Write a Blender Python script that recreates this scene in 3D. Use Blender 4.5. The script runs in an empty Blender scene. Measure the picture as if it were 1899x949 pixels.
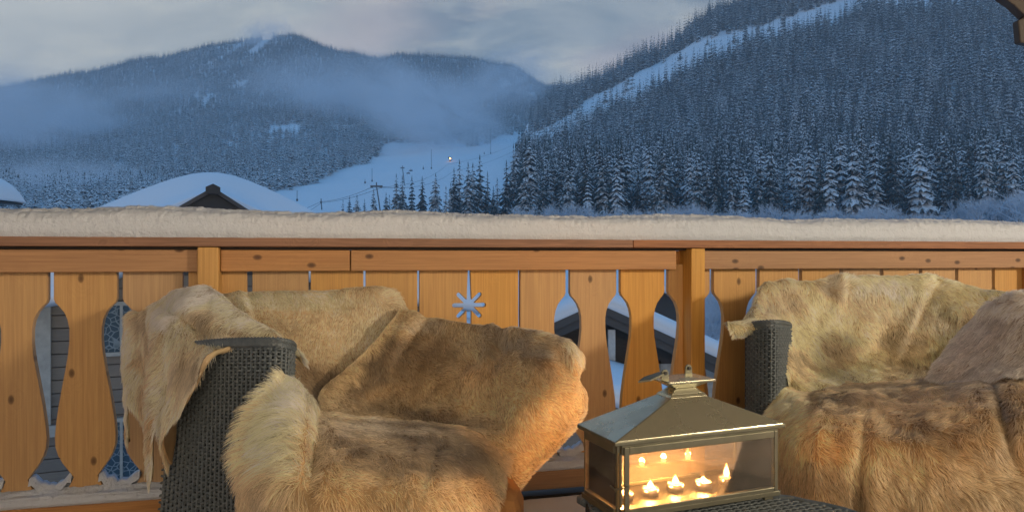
import bpy, bmesh, math, random
import numpy as np
from mathutils import Vector, Matrix
from math import radians as R, pi, sin, cos, sqrt

random.seed(5); rng = np.random.default_rng(7)
S = bpy.context.scene
COL = S.collection

# ------------------------------------------------------------------ camera, sky, sun, lamp
F, CU, CV, EYE = 1300.0, 949.5, 474.5, 1.02       # focal length in photo pixels, centre, eye height above balcony floor
cam = bpy.data.cameras.new('camera'); camo = bpy.data.objects.new('camera', cam); COL.objects.link(camo)
camo.location = (0, 0, EYE); camo.rotation_euler = (R(90), 0, 0)
cam.sensor_fit = 'HORIZONTAL'; cam.sensor_width = 36; cam.lens = F/1899*36
cam.clip_start = 0.05; cam.clip_end = 30000
S.camera = camo
S.view_settings.view_transform = 'Standard'; S.view_settings.look = 'None'
S.view_settings.exposure = 0.0; S.view_settings.gamma = 1.0
S.cycles.use_denoising = True
S.cycles.max_bounces = 10; S.cycles.transparent_max_bounces = 24; S.cycles.volume_bounces = 4
S.cycles.sample_clamp_indirect = 4.0
S.cycles.caustics_refractive = False

class NT:
    """tiny node helper"""
    def __init__(s, tree): s.t = tree; tree.nodes.clear()
    def n(s, typ, props=None, **ins):
        nd = s.t.nodes.new(typ)
        for k, v in (props or {}).items(): setattr(nd, k, v)
        for k, v in ins.items():
            key = int(k[1:]) if k[0] == 'i' and k[1:].isdigit() else k.replace('_', ' ')
            s.set(nd.inputs[key], v)
        return nd
    def set(s, sock, v):
        if hasattr(v, 'outputs'): v = v.outputs[0]
        if isinstance(v, bpy.types.NodeSocket): s.t.links.new(v, sock)
        else:
            if isinstance(v, (tuple, list)) and len(v) == 3 and sock.type == 'RGBA': v = (*v, 1)
            sock.default_value = v
    def math(s, op, a, b=0.0, c=0.0, clamp=False):
        nd = s.t.nodes.new('ShaderNodeMath'); nd.operation = op; nd.use_clamp = clamp
        for i, v in enumerate((a, b, c)): s.set(nd.inputs[i], v)
        return nd.outputs[0]
    def mix(s, f, a, b, blend='MIX'):
        nd = s.t.nodes.new('ShaderNodeMix'); nd.data_type = 'RGBA'; nd.blend_type = blend
        s.set(nd.inputs[0], f); s.set(nd.inputs[6], a); s.set(nd.inputs[7], b)
        return nd.outputs[2]
    def ramp(s, f, *stops, interp='LINEAR'):
        nd = s.t.nodes.new('ShaderNodeValToRGB'); nd.color_ramp.interpolation = interp
        e = nd.color_ramp.elements
        while len(e) < len(stops): e.new(0.5)
        for el, (p, c) in zip(e, stops):
            el.position = p; el.color = (c, c, c, 1) if not isinstance(c, (tuple, list)) else (*c, 1)
        s.set(nd.inputs[0], f)
        return nd.outputs[0]
    def noise(s, vec, scale, detail=4, rough=0.55, dist=0.0):
        nd = s.n('ShaderNodeTexNoise', Scale=scale, Detail=detail, Roughness=rough, Distortion=dist)
        if vec is not None: s.set(nd.inputs['Vector'], vec)
        return nd.outputs[0]
    def mapping(s, vec, loc=(0, 0, 0), sc=(1, 1, 1), rot=(0, 0, 0)):
        return s.n('ShaderNodeMapping', Vector=vec, Location=loc, Scale=sc, Rotation=rot).outputs[0]
    def surf(s, sh):
        o = s.t.nodes.new('ShaderNodeOutputMaterial'); s.set(o.inputs[0], sh); return o

w = bpy.data.worlds.new('World'); S.world = w; w.use_nodes = True
k = NT(w.node_tree)
SUN_EL, SUN_AZ = R(2.0), R(-60)
sky = k.n('ShaderNodeTexSky', dict(sky_type='NISHITA', sun_disc=False, sun_elevation=SUN_EL, sun_rotation=SUN_AZ, altitude=900, dust_density=1.5, ozone_density=3.0))
tc = k.n('ShaderNodeTexCoord').outputs['Generated']
sx = k.n('ShaderNodeSeparateXYZ', Vector=tc)
zz = k.math('MAXIMUM', sx.outputs[2], 0.0)
den = k.math('ADD', zz, 0.22)
pv = k.n('ShaderNodeCombineXYZ', X=k.math('DIVIDE', sx.outputs[0], den), Y=k.math('DIVIDE', sx.outputs[1], den), Z=0.0).outputs[0]
c1 = k.noise(k.mapping(pv, loc=(3.1, 1.7, 0), sc=(1.0, 1.5, 1)), 1.5, 6, 0.58, 0.5)
c2 = k.noise(k.mapping(pv, loc=(-1.2, 5.0, 0), sc=(0.8, 1.6, 1)), 3.2, 5, 0.6, 0.2)
c3 = k.noise(k.mapping(pv, loc=(7.9, 2.2, 4)), 0.9, 3, 0.5)
cl = k.mix(k.ramp(c1, (0.38, 0.0), (0.62, 1.0)), (1.8, 2.5, 3.2), (4.6, 5.0, 5.2))
cl = k.mix(k.ramp(c2, (0.5, 0.0), (0.72, 0.55)), cl, (7.0, 6.8, 5.8))
cl = k.mix(k.ramp(c3, (0.48, 0.0), (0.66, 0.6)), cl, (6.2, 4.5, 4.6))
zen = k.mix(0.35, (0.4, 4.3, 10.4), sky)                       # clouds give way to blue dusk towards the zenith
col = k.mix(k.ramp(zz, (0.36, 0.0), (0.80, 1.0)), cl, zen)
gd = k.n('ShaderNodeVectorMath', dict(operation='DOT_PRODUCT'), i0=tc, i1=(sin(R(-46)), cos(R(-46)), .05)).outputs['Value']   # last light of sunset behind the hill on the left
col = k.mix(k.ramp(gd, (.72, 0.0), (1.0, .62)), col, (6.6, 6.6, 5.9))
bg = k.n('ShaderNodeBackground', Color=col, Strength=0.1)
wo = k.t.nodes.new('ShaderNodeOutputWorld'); k.set(wo.inputs[0], bg)

sun = bpy.data.lights.new('sun', 'SUN'); suno = bpy.data.objects.new('sun', sun); COL.objects.link(suno)
sun.energy = 0.06; sun.angle = R(25); sun.color = (0.8, 0.88, 1.0)
sd = Vector((sin(SUN_AZ)*cos(R(25)), cos(SUN_AZ)*cos(R(25)), sin(R(25))))
suno.rotation_euler = sd.to_track_quat('Z', 'Y').to_euler()

lamp = bpy.data.lights.new('porch_lamp', 'AREA'); lampo = bpy.data.objects.new('porch_lamp', lamp); COL.objects.link(lampo)
lamp.shape = 'DISK'; lamp.size = 0.7; lamp.energy = 310; lamp.color = (1.0, 0.79, 0.53)
lampo.location = (6.4, -1.25, 2.72)
lampo.rotation_euler = (Vector((0.2, 2.7, 0.75))-lampo.location).to_track_quat('-Z', 'Y').to_euler()

# ------------------------------------------------------------------ helpers
def W(u, v, y):                                    # photo pixel + depth -> world point
    return Vector(((u-CU)/F*y, y, EYE+(CV-v)/F*y))
def link(o, parent=None):
    COL.objects.link(o)
    if parent is not None: o.parent = parent
    return o
def tag(o, label=None, cat=None, group=None, kind=None):
    if label: o['label'] = label
    if cat: o['category'] = cat
    if group: o['group'] = group
    if kind: o['kind'] = kind
    return o
def empty(name, loc=(0, 0, 0), rz=0.0, **t):
    o = bpy.data.objects.new(name, None); o.location = loc; o.rotation_euler = (0, 0, rz); o.empty_display_size = 0.2
    return tag(link(o), **t)
def mesh(name, verts, faces, mat=None, parent=None, smooth=False, loc=None, bevel=0.0):
    me = bpy.data.meshes.new(name); me.from_pydata([tuple(v) for v in verts], [], faces); me.update()
    if mat is not None: me.materials.append(mat)
    if smooth: me.polygons.foreach_set('use_smooth', [True]*len(me.polygons))
    o = bpy.data.objects.new(name, me); link(o, parent)
    if loc is not None: o.location = loc
    if bevel:
        b = o.modifiers.new('bevel', 'BEVEL'); b.width = bevel; b.segments = 2; b.limit_method = 'ANGLE'; b.angle_limit = R(35)
    return o
class MB:
    def __init__(s): s.v = []; s.f = []
    def add(s, vs, fs):
        o = len(s.v); s.v += [tuple(v) for v in vs]; s.f += [tuple(i+o for i in f) for f in fs]
    def box(s, x0, x1, y0, y1, z0, z1):
        s.add([(x0,y0,z0),(x1,y0,z0),(x1,y1,z0),(x0,y1,z0),(x0,y0,z1),(x1,y0,z1),(x1,y1,z1),(x0,y1,z1)],
              [(0,3,2,1),(4,5,6,7),(0,1,5,4),(1,2,6,5),(2,3,7,6),(3,0,4,7)])
    def prism(s, poly, a, b, axis='y'):            # poly of (p,q), extruded from a to b along axis
        n = len(poly)
        m = {'y': lambda p, q, t: (p, t, q), 'x': lambda p, q, t: (t, p, q), 'z': lambda p, q, t: (p, q, t)}[axis]
        s.add([m(p, q, a) for p, q in poly]+[m(p, q, b) for p, q in poly],
              [tuple(range(n)), tuple(range(2*n-1, n-1, -1))]+[(i, i+n, (i+1) % n+n, (i+1) % n) for i in range(n)])
    def hexa(s, bot, top):
        s.add(list(bot)+list(top), [(3,2,1,0),(4,5,6,7),(0,1,5,4),(1,2,6,5),(2,3,7,6),(3,0,4,7)])
    def tube(s, pts, r, n=6, cap=True):
        pts = [Vector(p) for p in pts]; rs = r if isinstance(r, (list, tuple)) else [r]*len(pts)
        vs = []; fs = []
        for i, p in enumerate(pts):
            d = (pts[min(i+1, len(pts)-1)]-pts[max(i-1, 0)]).normalized()
            a = d.cross(Vector((0, 0, 1))); a = a.normalized() if a.length > 1e-3 else Vector((1, 0, 0))
            b = d.cross(a).normalized()
            for j in range(n):
                t = 2*pi*(j+.5)/n; vs.append(p+rs[i]*(a*cos(t)+b*sin(t)))
        for i in range(len(pts)-1):
            for j in range(n):
                fs.append((i*n+j, (i+1)*n+j, (i+1)*n+(j+1) % n, i*n+(j+1) % n))
        if cap: fs += [tuple(range(n)), tuple(range(len(vs)-1, len(vs)-n-1, -1))]
        s.add(vs, fs)
    def lathe(s, prof, n=16, c=(0, 0, 0)):
        vs = [(c[0]+r*cos(2*pi*j/n), c[1]+r*sin(2*pi*j/n), c[2]+z) for r, z in prof for j in range(n)]
        fs = [(i*n+j, i*n+(j+1) % n, (i+1)*n+(j+1) % n, (i+1)*n+j) for i in range(len(prof)-1) for j in range(n)]
        s.add(vs, fs)
    def build(s, name, mat=None, parent=None, **kw): return mesh(name, s.v, s.f, mat, parent, **kw)

def hash3(i, j, k2, seed):
    h = (i*374761393 + j*668265263 + k2*2147483647 + seed*974634541) & 0xffffffff
    h = ((h ^ (h >> 13))*1274126177) & 0xffffffff
    return ((h ^ (h >> 16)) & 0xffffff)/float(0xffffff)
def vnoise(p, seed=0):                             # value noise, p (n,2 or 3) -> 0..1
    p = np.asarray(p, float)
    if p.shape[1] == 2: p = np.c_[p, np.zeros(len(p))]
    i = np.floor(p).astype(np.int64); f = p-i; f = f*f*(3-2*f)
    r = 0
    for a in (0, 1):
        for b in (0, 1):
            for c in (0, 1):
                wgt = (f[:, 0] if a else 1-f[:, 0])*(f[:, 1] if b else 1-f[:, 1])*(f[:, 2] if c else 1-f[:, 2])
                r = r+wgt*hash3(i[:, 0]+a, i[:, 1]+b, i[:, 2]+c, seed)
    return r
def fbm(p, octv=4, seed=0):
    p = np.asarray(p, float); s_ = 0; a = .5; t = 0
    for o in range(octv):
        s_ = s_+a*vnoise(p*2**o+o*17.3, seed+o); t += a; a *= .55
    return s_/t

# ------------------------------------------------------------------ materials
def material(name):
    m = bpy.data.materials.new(name); m.use_nodes = True
    return m, NT(m.node_tree)
def simple(name, col, rough=0.6, metal=0.0, vary=0.15, scale=6.0, bump=0.0, bscale=60.0):
    m, n = material(name)
    co = n.n('ShaderNodeTexCoord').outputs['Object']
    nz = n.noise(co, scale, 5)
    c = n.mix(n.ramp(nz, (0.3, 0.0), (0.7, 1.0)), tuple(x*(1-vary) for x in col), tuple(min(1, x*(1+vary)) for x in col))
    b = n.n('ShaderNodeBsdfPrincipled', Base_Color=c, Roughness=rough, Metallic=metal)
    if bump: n.set(b.inputs['Normal'], n.n('ShaderNodeBump', Strength=bump, Distance=0.01, Height=n.noise(co, bscale, 3)))
    n.surf(b); return m
def wood(name, axis, base, dark, knots=True, rough=0.62, figure=0.5):
    """planed softwood: fine grain along `axis`, per-board shift, scattered knots"""
    m, n = material(name)
    co = n.n('ShaderNodeTexCoord').outputs['Object']
    rnd = n.n('ShaderNodeObjectInfo').outputs['Random']
    off = n.n('ShaderNodeCombineXYZ', X=n.math('MULTIPLY', rnd, 37.0), Y=n.math('MULTIPLY', rnd, 11.0), Z=n.math('MULTIPLY', rnd, 53.0))
    p = n.n('ShaderNodeVectorMath', dict(operation='ADD'), i0=co, i1=off).outputs[0]
    def st(x, y, z): return n.mapping(p, sc=(z, y, x) if axis == 'z' else (x, y, z))   # first = along grain
    sp = n.n('ShaderNodeSeparateXYZ', Vector=p).outputs; al, cr = (sp[2], sp[0]) if axis == 'z' else (sp[0], sp[2])
    ks = n.n('ShaderNodeCombineXYZ', X=n.math('MULTIPLY', al, 6.0), Y=n.math('MULTIPLY', cr, 10.0), Z=0.0).outputs[0]
    vor = n.n('ShaderNodeTexVoronoi', dict(feature='F1', voronoi_dimensions='2D'), Vector=ks, Scale=1.0, Randomness=1.0)
    kd = vor.outputs['Distance']
    ksel = n.math('GREATER_THAN', n.n('ShaderNodeSeparateColor', Color=vor.outputs['Color']).outputs[0], 0.62)
    dist = n.math('MULTIPLY', n.ramp(kd, (0.0, 1.0), (0.5, 0.0)), ksel)
    g = n.n('ShaderNodeTexNoise', Scale=1.0, Detail=3, Roughness=0.5)
    n.set(g.inputs['Vector'], n.n('ShaderNodeVectorMath', dict(operation='ADD'), i0=st(1.3, 20, 22),
          i1=n.n('ShaderNodeCombineXYZ', X=n.math('MULTIPLY', dist, 1.3), Y=0.0, Z=n.math('MULTIPLY', dist, 1.3))).outputs[0])
    rings = n.math('FRACT', n.math('MULTIPLY', g.outputs[0], 9.0))
    fine = n.noise(st(3, 150, 170), 1.0, 3, 0.6)
    broad = n.noise(st(0.8, 4, 5), 1.0, 3)
    c = n.mix(n.math('MULTIPLY', n.ramp(rings, (0.0, 0.0), (0.75, 1.0), (1.0, 0.1)), figure), base, tuple(b*.62+d*.38 for b, d in zip(base, dark)))
    c = n.mix(n.ramp(fine, (0.35, 0.0), (0.75, 0.6)), c, dark)
    c = n.mix(n.ramp(broad, (0.3, 0.0), (0.75, 0.4)), c, tuple(b*.7 for b in base))
    if knots:
        kk = n.math('MULTIPLY', n.ramp(kd, (0.03, 1.0), (0.075, 0.75), (0.115, 0.0)), ksel)
        c = n.mix(n.math('MULTIPLY', kk, 0.95), c, tuple(d*.35 for d in dark))
    tint = n.n('ShaderNodeHueSaturation', Hue=0.5, Saturation=n.math('ADD', 0.93, n.math('MULTIPLY', n.math('SUBTRACT', rnd, .5), 0.32)), Value=n.math('ADD', 0.86, n.math('MULTIPLY', rnd, 0.26)), Color=c)
    b = n.n('ShaderNodeBsdfPrincipled', Base_Color=tint, Roughness=rough)
    n.set(b.inputs['Normal'], n.n('ShaderNodeBump', Strength=0.25, Distance=0.002, Height=n.math('ADD', fine, n.math('MULTIPLY', rings, .4))))
    n.surf(b); return m

M = {}
M['picket'] = wood('picket_wood', 'z', (0.62, 0.365, 0.118), (0.34, 0.16, 0.05))
M['rail'] = wood('rail_wood', 'x', (0.49, 0.255, 0.092), (0.24, 0.10, 0.038))
M['cap'] = wood('cap_wood', 'x', (0.36, 0.17, 0.085), (0.11, 0.042, 0.02), knots=False, figure=1.0)
M['beam'] = wood('beam_wood', 'x', (0.06, 0.045, 0.038), (0.028, 0.02, 0.017), knots=False)
M['oldwood'] = wood('old_wood', 'x', (0.25, 0.21, 0.165), (0.10, 0.08, 0.065), knots=False)
M['darkwood'] = wood('dark_wood', 'x', (0.085, 0.078, 0.075), (0.03, 0.028, 0.027), knots=False)
M['plaster'] = simple('plaster', (0.62, 0.60, 0.56), 0.9)
M['frame'] = simple('painted_frame', (0.36, 0.36, 0.33), 0.6)
M['steel'] = simple('galvanised_steel', (0.12, 0.13, 0.14), 0.5, 0.6)
M['dark'] = simple('dark_paint', (0.03, 0.032, 0.035), 0.6)

def snow_mat(name, bump=0.5, scale=90.0, grain=True, dist=0.006, col=(0.84, 0.85, 0.87)):
    m, n = material(name)
    co = n.n('ShaderNodeTexCoord').outputs['Object']
    h = n.math('ADD', n.noise(co, scale, 4, 0.65), n.math('MULTIPLY', n.noise(co, scale*0.25, 3), 1.5))
    b = n.n('ShaderNodeBsdfPrincipled', Base_Color=n.mix(n.noise(co, scale*.15, 3), tuple(c*.95 for c in col), col), Roughness=0.75)
    b.inputs['Specular IOR Level'].default_value = 0.2
    n.set(b.inputs['Normal'], n.n('ShaderNodeBump', Strength=bump, Distance=dist, Height=h))
    n.surf(b); return m
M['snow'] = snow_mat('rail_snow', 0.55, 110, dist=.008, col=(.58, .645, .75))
M['roofsnow'] = snow_mat('roof_snow', 0.3, 6, dist=0.05)
M['ground'] = snow_mat('ground_snow', 0.5, 0.05, dist=3.0)

# ------------------------------------------------------------------ terrain
def interp_profile(cols, u, d):
    """cols: list of (u, [v at DS]) -> v at (u,d), smooth in u, linear in d"""
    us = np.array([c[0] for c in cols], float); V = np.array([c[1] for c in cols], float)
    return us, V
class Terrain:
    def __init__(s, ds, cols):
        s.ds = np.array(ds, float); s.us = np.array([c[0] for c in cols], float); s.V = np.array([c[1] for c in cols], float)
    def v(s, u, d):
        u = np.clip(u, s.us[0], s.us[-1]); d = np.clip(d, s.ds[0], s.ds[-1])
        i = np.clip(np.searchsorted(s.us, u, side='right')-1, 0, len(s.us)-2); j = np.clip(np.searchsorted(s.ds, d, side='right')-1, 0, len(s.ds)-2)
        a = (u-s.us[i])/(s.us[i+1]-s.us[i]); a = a*a*(3-2*a)*.5+a*.5; b = (d-s.ds[j])/(s.ds[j+1]-s.ds[j])
        return (s.V[i, j]*(1-a)+s.V[i+1, j]*a)*(1-b)+(s.V[i, j+1]*(1-a)+s.V[i+1, j+1]*a)*b
    def z(s, x, d):
        u = CU+F*x/d; z = EYE+(CV-s.v(u, d))/F*d
        n = fbm(np.c_[x/90, d/90], 4, 3)-.5
        return z+n*np.clip((d-60)/500, 0, 1)*12
    def xyz(s, u, d):
        x = (u-CU)/F*d; return np.c_[x, d, s.z(x, d)]
    def build(s, name, us, ds, mat):
        U, D = np.meshgrid(us, ds); P = s.xyz(U.ravel(), D.ravel()); nu, nd = len(us), len(ds)
        i = np.arange(nd-1)[:, None]*nu+np.arange(nu-1)[None, :]
        f = np.stack([i, i+1, i+nu+1, i+nu], -1).reshape(-1, 4)
        return mesh(name, P.tolist(), f.tolist(), mat, smooth=True)
DA = [4, 12, 40, 100, 200, 350, 500, 800, 1100, 1400, 1700, 2000, 2150, 2700]
near = [2800, 1230, 690, 525, 450]
TA = Terrain(DA, [
    (-900, near+[405, 372, 325, 285, 255, 225, 205, 205, 330]),
    (0,    near+[405, 375, 320, 270, 232, 198, 168, 172, 320]),
    (130,  near+[405, 372, 315, 262, 218, 180, 142, 146, 310]),
    (300,  near+[405, 370, 308, 250, 200, 152, 110, 114, 300]),
    (400,  near+[402, 368, 305, 245, 188, 134, 86, 90, 290]),
    (480,  near+[400, 366, 304, 240, 180, 122, 74, 80, 290]),
    (545,  near+[400, 364, 302, 240, 176, 116, 70, 76, 290]),
    (640,  near+[398, 358, 302, 246, 188, 136, 101, 106, 290]),
    (700,  near+[396, 352, 302, 250, 196, 146, 112, 117, 290]),
    (745,  near+[394, 349, 300, 250, 200, 148, 104, 110, 290]),
    (860,  near+[392, 344, 290, 246, 204, 156, 108, 114, 290]),
    (950,  near+[390, 338, 280, 244, 210, 168, 125, 132, 290]),
    (1010, near+[390, 338, 280, 246, 216, 186, 162, 168, 290]),
    (1300, near+[392, 345, 300, 262, 232, 205, 182, 186, 300]),
    (2800, near+[395, 355, 310, 272, 242, 215, 192, 196, 310])])
DB = [230, 280, 350, 450, 600, 750, 900, 1000, 1080, 1250, 1600]
TB = Terrain(DB, [
    (860,  [470, 460, 455, 450, 430, 400, 370, 350, 340, 400, 480]),
    (950,  [455, 432, 418, 400, 370, 335, 305, 290, 285, 370, 450]),
    (985,  [450, 428, 412, 388, 350, 300, 255, 228, 215, 330, 430]),
    (1030, [448, 426, 410, 382, 335, 280, 228, 195, 175, 300, 420]),
    (1100, [446, 424, 405, 373, 322, 262, 203, 172, 158, 280, 410]),
    (1200, [444, 421, 400, 363, 298, 228, 158, 130, 116, 250, 400]),
    (1340, [442, 419, 397, 350, 268, 180, 96, 48, 20, 170, 380]),
    (1500, [440, 417, 392, 332, 232, 132, 40, -22, -70, 60, 300]),
    (1899, [438, 414, 384, 306, 182, 68, -25, -60, -60, 40, 240]),
    (2700, [438, 410, 370, 270, 130, 30, -40, -70, -70, 30, 230])])
g = TA.build('ground', np.concatenate([np.linspace(-900, 0, 16)[:-1], np.linspace(0, 1300, 140), np.linspace(1300, 2800, 16)[1:]]),
             np.concatenate([np.geomspace(4, 200, 24)[:-1], np.linspace(200, 2150, 130), np.linspace(2150, 2700, 6)[1:]]), M['ground'])
tag(g, 'snow covered valley floor and far forested hillside', 'terrain', kind='structure')
mt = TB.build('mountain', np.concatenate([np.linspace(860, 1900, 90), np.linspace(1900, 2700, 14)[1:]]), np.linspace(230, 1600, 110), M['ground'])
tag(mt, 'steep snowy mountainside on the right under dense spruce forest', 'mountain', kind='structure')

# ------------------------------------------------------------------ spruces
def tree_mat(name, snowiness, needle=(0.022, 0.042, 0.034)):
    m, n = material(name)
    geo = n.n('ShaderNodeNewGeometry')
    nz = n.n('ShaderNodeSeparateXYZ', Vector=geo.outputs['Normal']).outputs[2]
    rnd = n.n('ShaderNodeObjectInfo').outputs['Random']
    ns = n.noise(geo.outputs['Position'], 0.9, 4, 0.6)
    f = n.math('ADD', n.math('ADD', n.math('MULTIPLY', nz, 0.75), n.math('MULTIPLY', ns, 1.1)), n.math('MULTIPLY', n.math('SUBTRACT', rnd, .5), 0.32))
    sm = n.math('DIVIDE', n.math('SUBTRACT', f, 1.0-snowiness), 0.18, clamp=True)
    c = n.mix(n.math('MULTIPLY', sm, n.math('GREATER_THAN', nz, 0.0)), n.mix(ns, needle, tuple(x*1.7 for x in needle)), (0.80, 0.82, 0.84))
    b = n.n('ShaderNodeBsdfPrincipled', Base_Color=c, Roughness=0.85)
    n.surf(b); return m
M['spruce'] = tree_mat('snowy_spruce', 0.035, (.016,.032,.034))
M['spruce_far'] = tree_mat('snowy_spruce_far', 0.05, (.018,.034,.036))
M['bark'] = simple('bark', (0.06, 0.045, 0.035), 0.9)
def spruce_mesh(name, seed, levels, nb, R0, h=1.0, fine=True):
    r = random.Random(seed); m = MB()
    for i in range(levels):
        t = i/(levels-1); z = h*(0.07+0.91*t**0.92)
        rad = R0*(1-t)**0.8*(0.85+.3*r.random())+0.012*h
        n = max(4, int(nb*(1-.55*t)+.5)); a0 = r.random()*6.3
        for j in range(n):
            a = a0+2*pi*j/n+r.uniform(-.25, .25); L = rad*r.uniform(.65, 1.15)
            d = Vector((cos(a), sin(a), 0)); sd_ = Vector((-sin(a), cos(a), 0))
            droop = r.uniform(.25, .55)*L; wd = L*r.uniform(.28, .42)
            zb = z+r.uniform(-.032, .026)*h*(1-.5*t)
            p0 = Vector((0, 0, zb+.1*L)); p1 = d*L*.55+Vector((0, 0, zb-droop*.25)); p2 = d*L+Vector((0, 0, zb-droop))
            if fine:
                vs = [p0, p1, p2, p0+sd_*wd*.35-Vector((0,0,.2*wd)), p1+sd_*wd-Vector((0,0,.75*wd)), p2+sd_*wd*.35-Vector((0,0,.6*wd)),
                      p0-sd_*wd*.35-Vector((0,0,.2*wd)), p1-sd_*wd-Vector((0,0,.75*wd)), p2-sd_*wd*.35-Vector((0,0,.6*wd))]
                m.add(vs, [(0,1,4,3),(1,2,5,4),(0,6,7,1),(1,7,8,2)])
            else:
                m.add([p0, p2, p1+sd_*wd-Vector((0,0,.6*wd)), p1-sd_*wd-Vector((0,0,.6*wd))], [(0,1,2),(0,3,1)])
    m.add([(0.012*h,0,.93*h),(-.006*h,.01*h,.93*h),(-.006*h,-.01*h,.93*h),(0,0,1.02*h)], [(0,1,3),(1,2,3),(2,0,3)])
    me = bpy.data.meshes.new(name); me.from_pydata(m.v, [], m.f); me.update()
    me.materials.append(M['spruce'] if fine else M['spruce_far']); return me
crowns = [spruce_mesh('crown', 11+i, 14+i % 3*2, 9, 0.135+0.02*(i % 3)) for i in range(6)]
tm = MB(); tm.lathe([(0.014, -0.03), (0.011, .3), (0.005, .8), (0.001, .95)], 6)
trunk_me = bpy.data.meshes.new('trunk'); trunk_me.from_pydata(tm.v, [], tm.f); trunk_me.materials.append(M['bark'])
def spruce(loc, h, i, label, group, rz=None):
    e = empty('spruce_tree', loc, random.random()*6.3 if rz is None else rz, label=label, cat='tree', group=group); e.scale = (h, h, h)
    wx = random.uniform(.85, 1.2)
    for nm, me in (('crown', crowns[i % 6]), ('trunk', trunk_me)):
        o = bpy.data.objects.new(nm, me); link(o, e)
        if nm == 'crown': o.scale = (wx, wx, 1)
    return e

# row of single spruces along the lower edge of the ski run
EDGE = [(636,370,'tiny'),(648,364,'thin'),(662,361,'thin'),(676,369,'tiny'),(693,350,'broad'),(716,357,'thin'),(722,361,'thin'),(735,322,'tall'),(746,325,'tall'),
        (764,326,'slim'),(783,327,'even'),(808,321,'broad'),(827,345,'thin'),(836,338,'slim'),(842,311,'slim'),(852,296,'tall'),(868,300,'tall'),(877,302,'slim'),
        (890,287,'tallest'),(904,318,'short'),(915,345,'short'),(922,330,'short'),(939,297,'tall'),(952,299,'slim'),(962,318,'short')]
ELAB = ['tiny dark spruce at the far left start of the tree row beside the snow roof','small thin spruce, second along the tree row from the snow roof','small pointed spruce, third along the tree row from the snow roof',
 'tiny spruce just left of the broad spruce by the lift pylon','snowy spruce standing directly left of the T shaped lift pylon','thin low spruce just right of the T shaped lift pylon',
 'slender low spruce touching the one right of the lift pylon','tall spruce, left one of the close pair below the second lift mast','tall spruce, right one of the close pair below the second lift mast',
 'slim separate spruce right after the close pair','evenly conical spruce in the middle of the tree row','broad separate spruce under the tall pole on the ski run','thin low spruce right of the broad separate one',
 'slim spruce in front of the snow gun light','narrow spruce at the left edge of the dense clump below the snow gun','tall spruce directly below the glowing snow gun','tall spruce in the clump right of the snow gun',
 'slim spruce just left of the highest one in the clump','highest pointed spruce of the clump beside the ski run','short spruce on the right flank of the clump','short spruce in the gap right of the clump',
 'low spruce at the right end of the gap in the tree row','tall spruce standing alone before the forest edge','slim spruce just left of the forest edge','short spruce at the foot of the forest edge']
for i, ((u, vt, _), lab) in enumerate(zip(EDGE, ELAB)):
    d = 268+8*(i % 4)+random.uniform(0, 12)
    p = TA.xyz(np.array([float(u)]), np.array([d]))[0]; top = EYE+(CV-vt)/F*d
    spruce(p-np.array((0,0,.6)), top-p[2]+.6, i, lab, 'spruces in a row along the ski run')

# forest on the right slope
N = 90000
us = rng.uniform(930, 2150, N); ds = np.sqrt(rng.uniform(236**2, 1085**2, N))
def thin_by(us, ds, spacing):                      # keep at most one tree per ground cell
    x = (us-CU)/F*ds; key = np.floor(x/spacing).astype(int)*100003+np.floor(ds/spacing).astype(int)
    _, idx = np.unique(key, return_index=True); return idx
idx = thin_by(us, ds, 5.8); us, ds = us[idx], ds[idx]
vb = TB.v(us, ds)
su = [1000,1060,1090,1150,1220,1300,1350,1400,1450,1550,1620]; 
lo = np.interp(us, su, [252,228,204,177,143,101,82,62,52,18,-14]); up = np.interp(us, su, [246,216,190,160,122,78,66,52,40,10,-22])
rn_ = fbm(np.c_[us/16, vb/9], 3, 9)-.5
run = (vb > up-4+12*rn_) & (vb < lo+24+24*rn_) & (ds > 500) & (rng.random(N)[:len(us)] > .04)
edge = np.interp(ds, [236,300,420,600,900,1100], [966,952,950,956,975,990])
gully = (np.abs(us-(1395+0.1*(ds-260))) < 9) & (ds < 420) & (fbm(np.c_[us/20, ds/30], 2, 4) > .35)
keep = (~run) & (us > edge) & (~gully)
us, ds = us[keep], ds[keep]
P = TB.xyz(us, ds); P[:, 2] = np.maximum(P[:, 2], TA.xyz(us, ds)[:, 2])-0.8
H = rng.uniform(13, 32, len(us))*(0.85+.5*fbm(np.c_[us/60, ds/40], 2, 6))
inview = (us < 1915); order = np.argsort(np.where(inview, ds, 1e6))
first = order[:272]; rest = order[272:]
for q, i in enumerate(first):
    spruce(P[i], H[i], q, 'snow dusted spruce in the front ranks of the right hand forest', 'spruces in the front ranks of the right slope forest')

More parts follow.
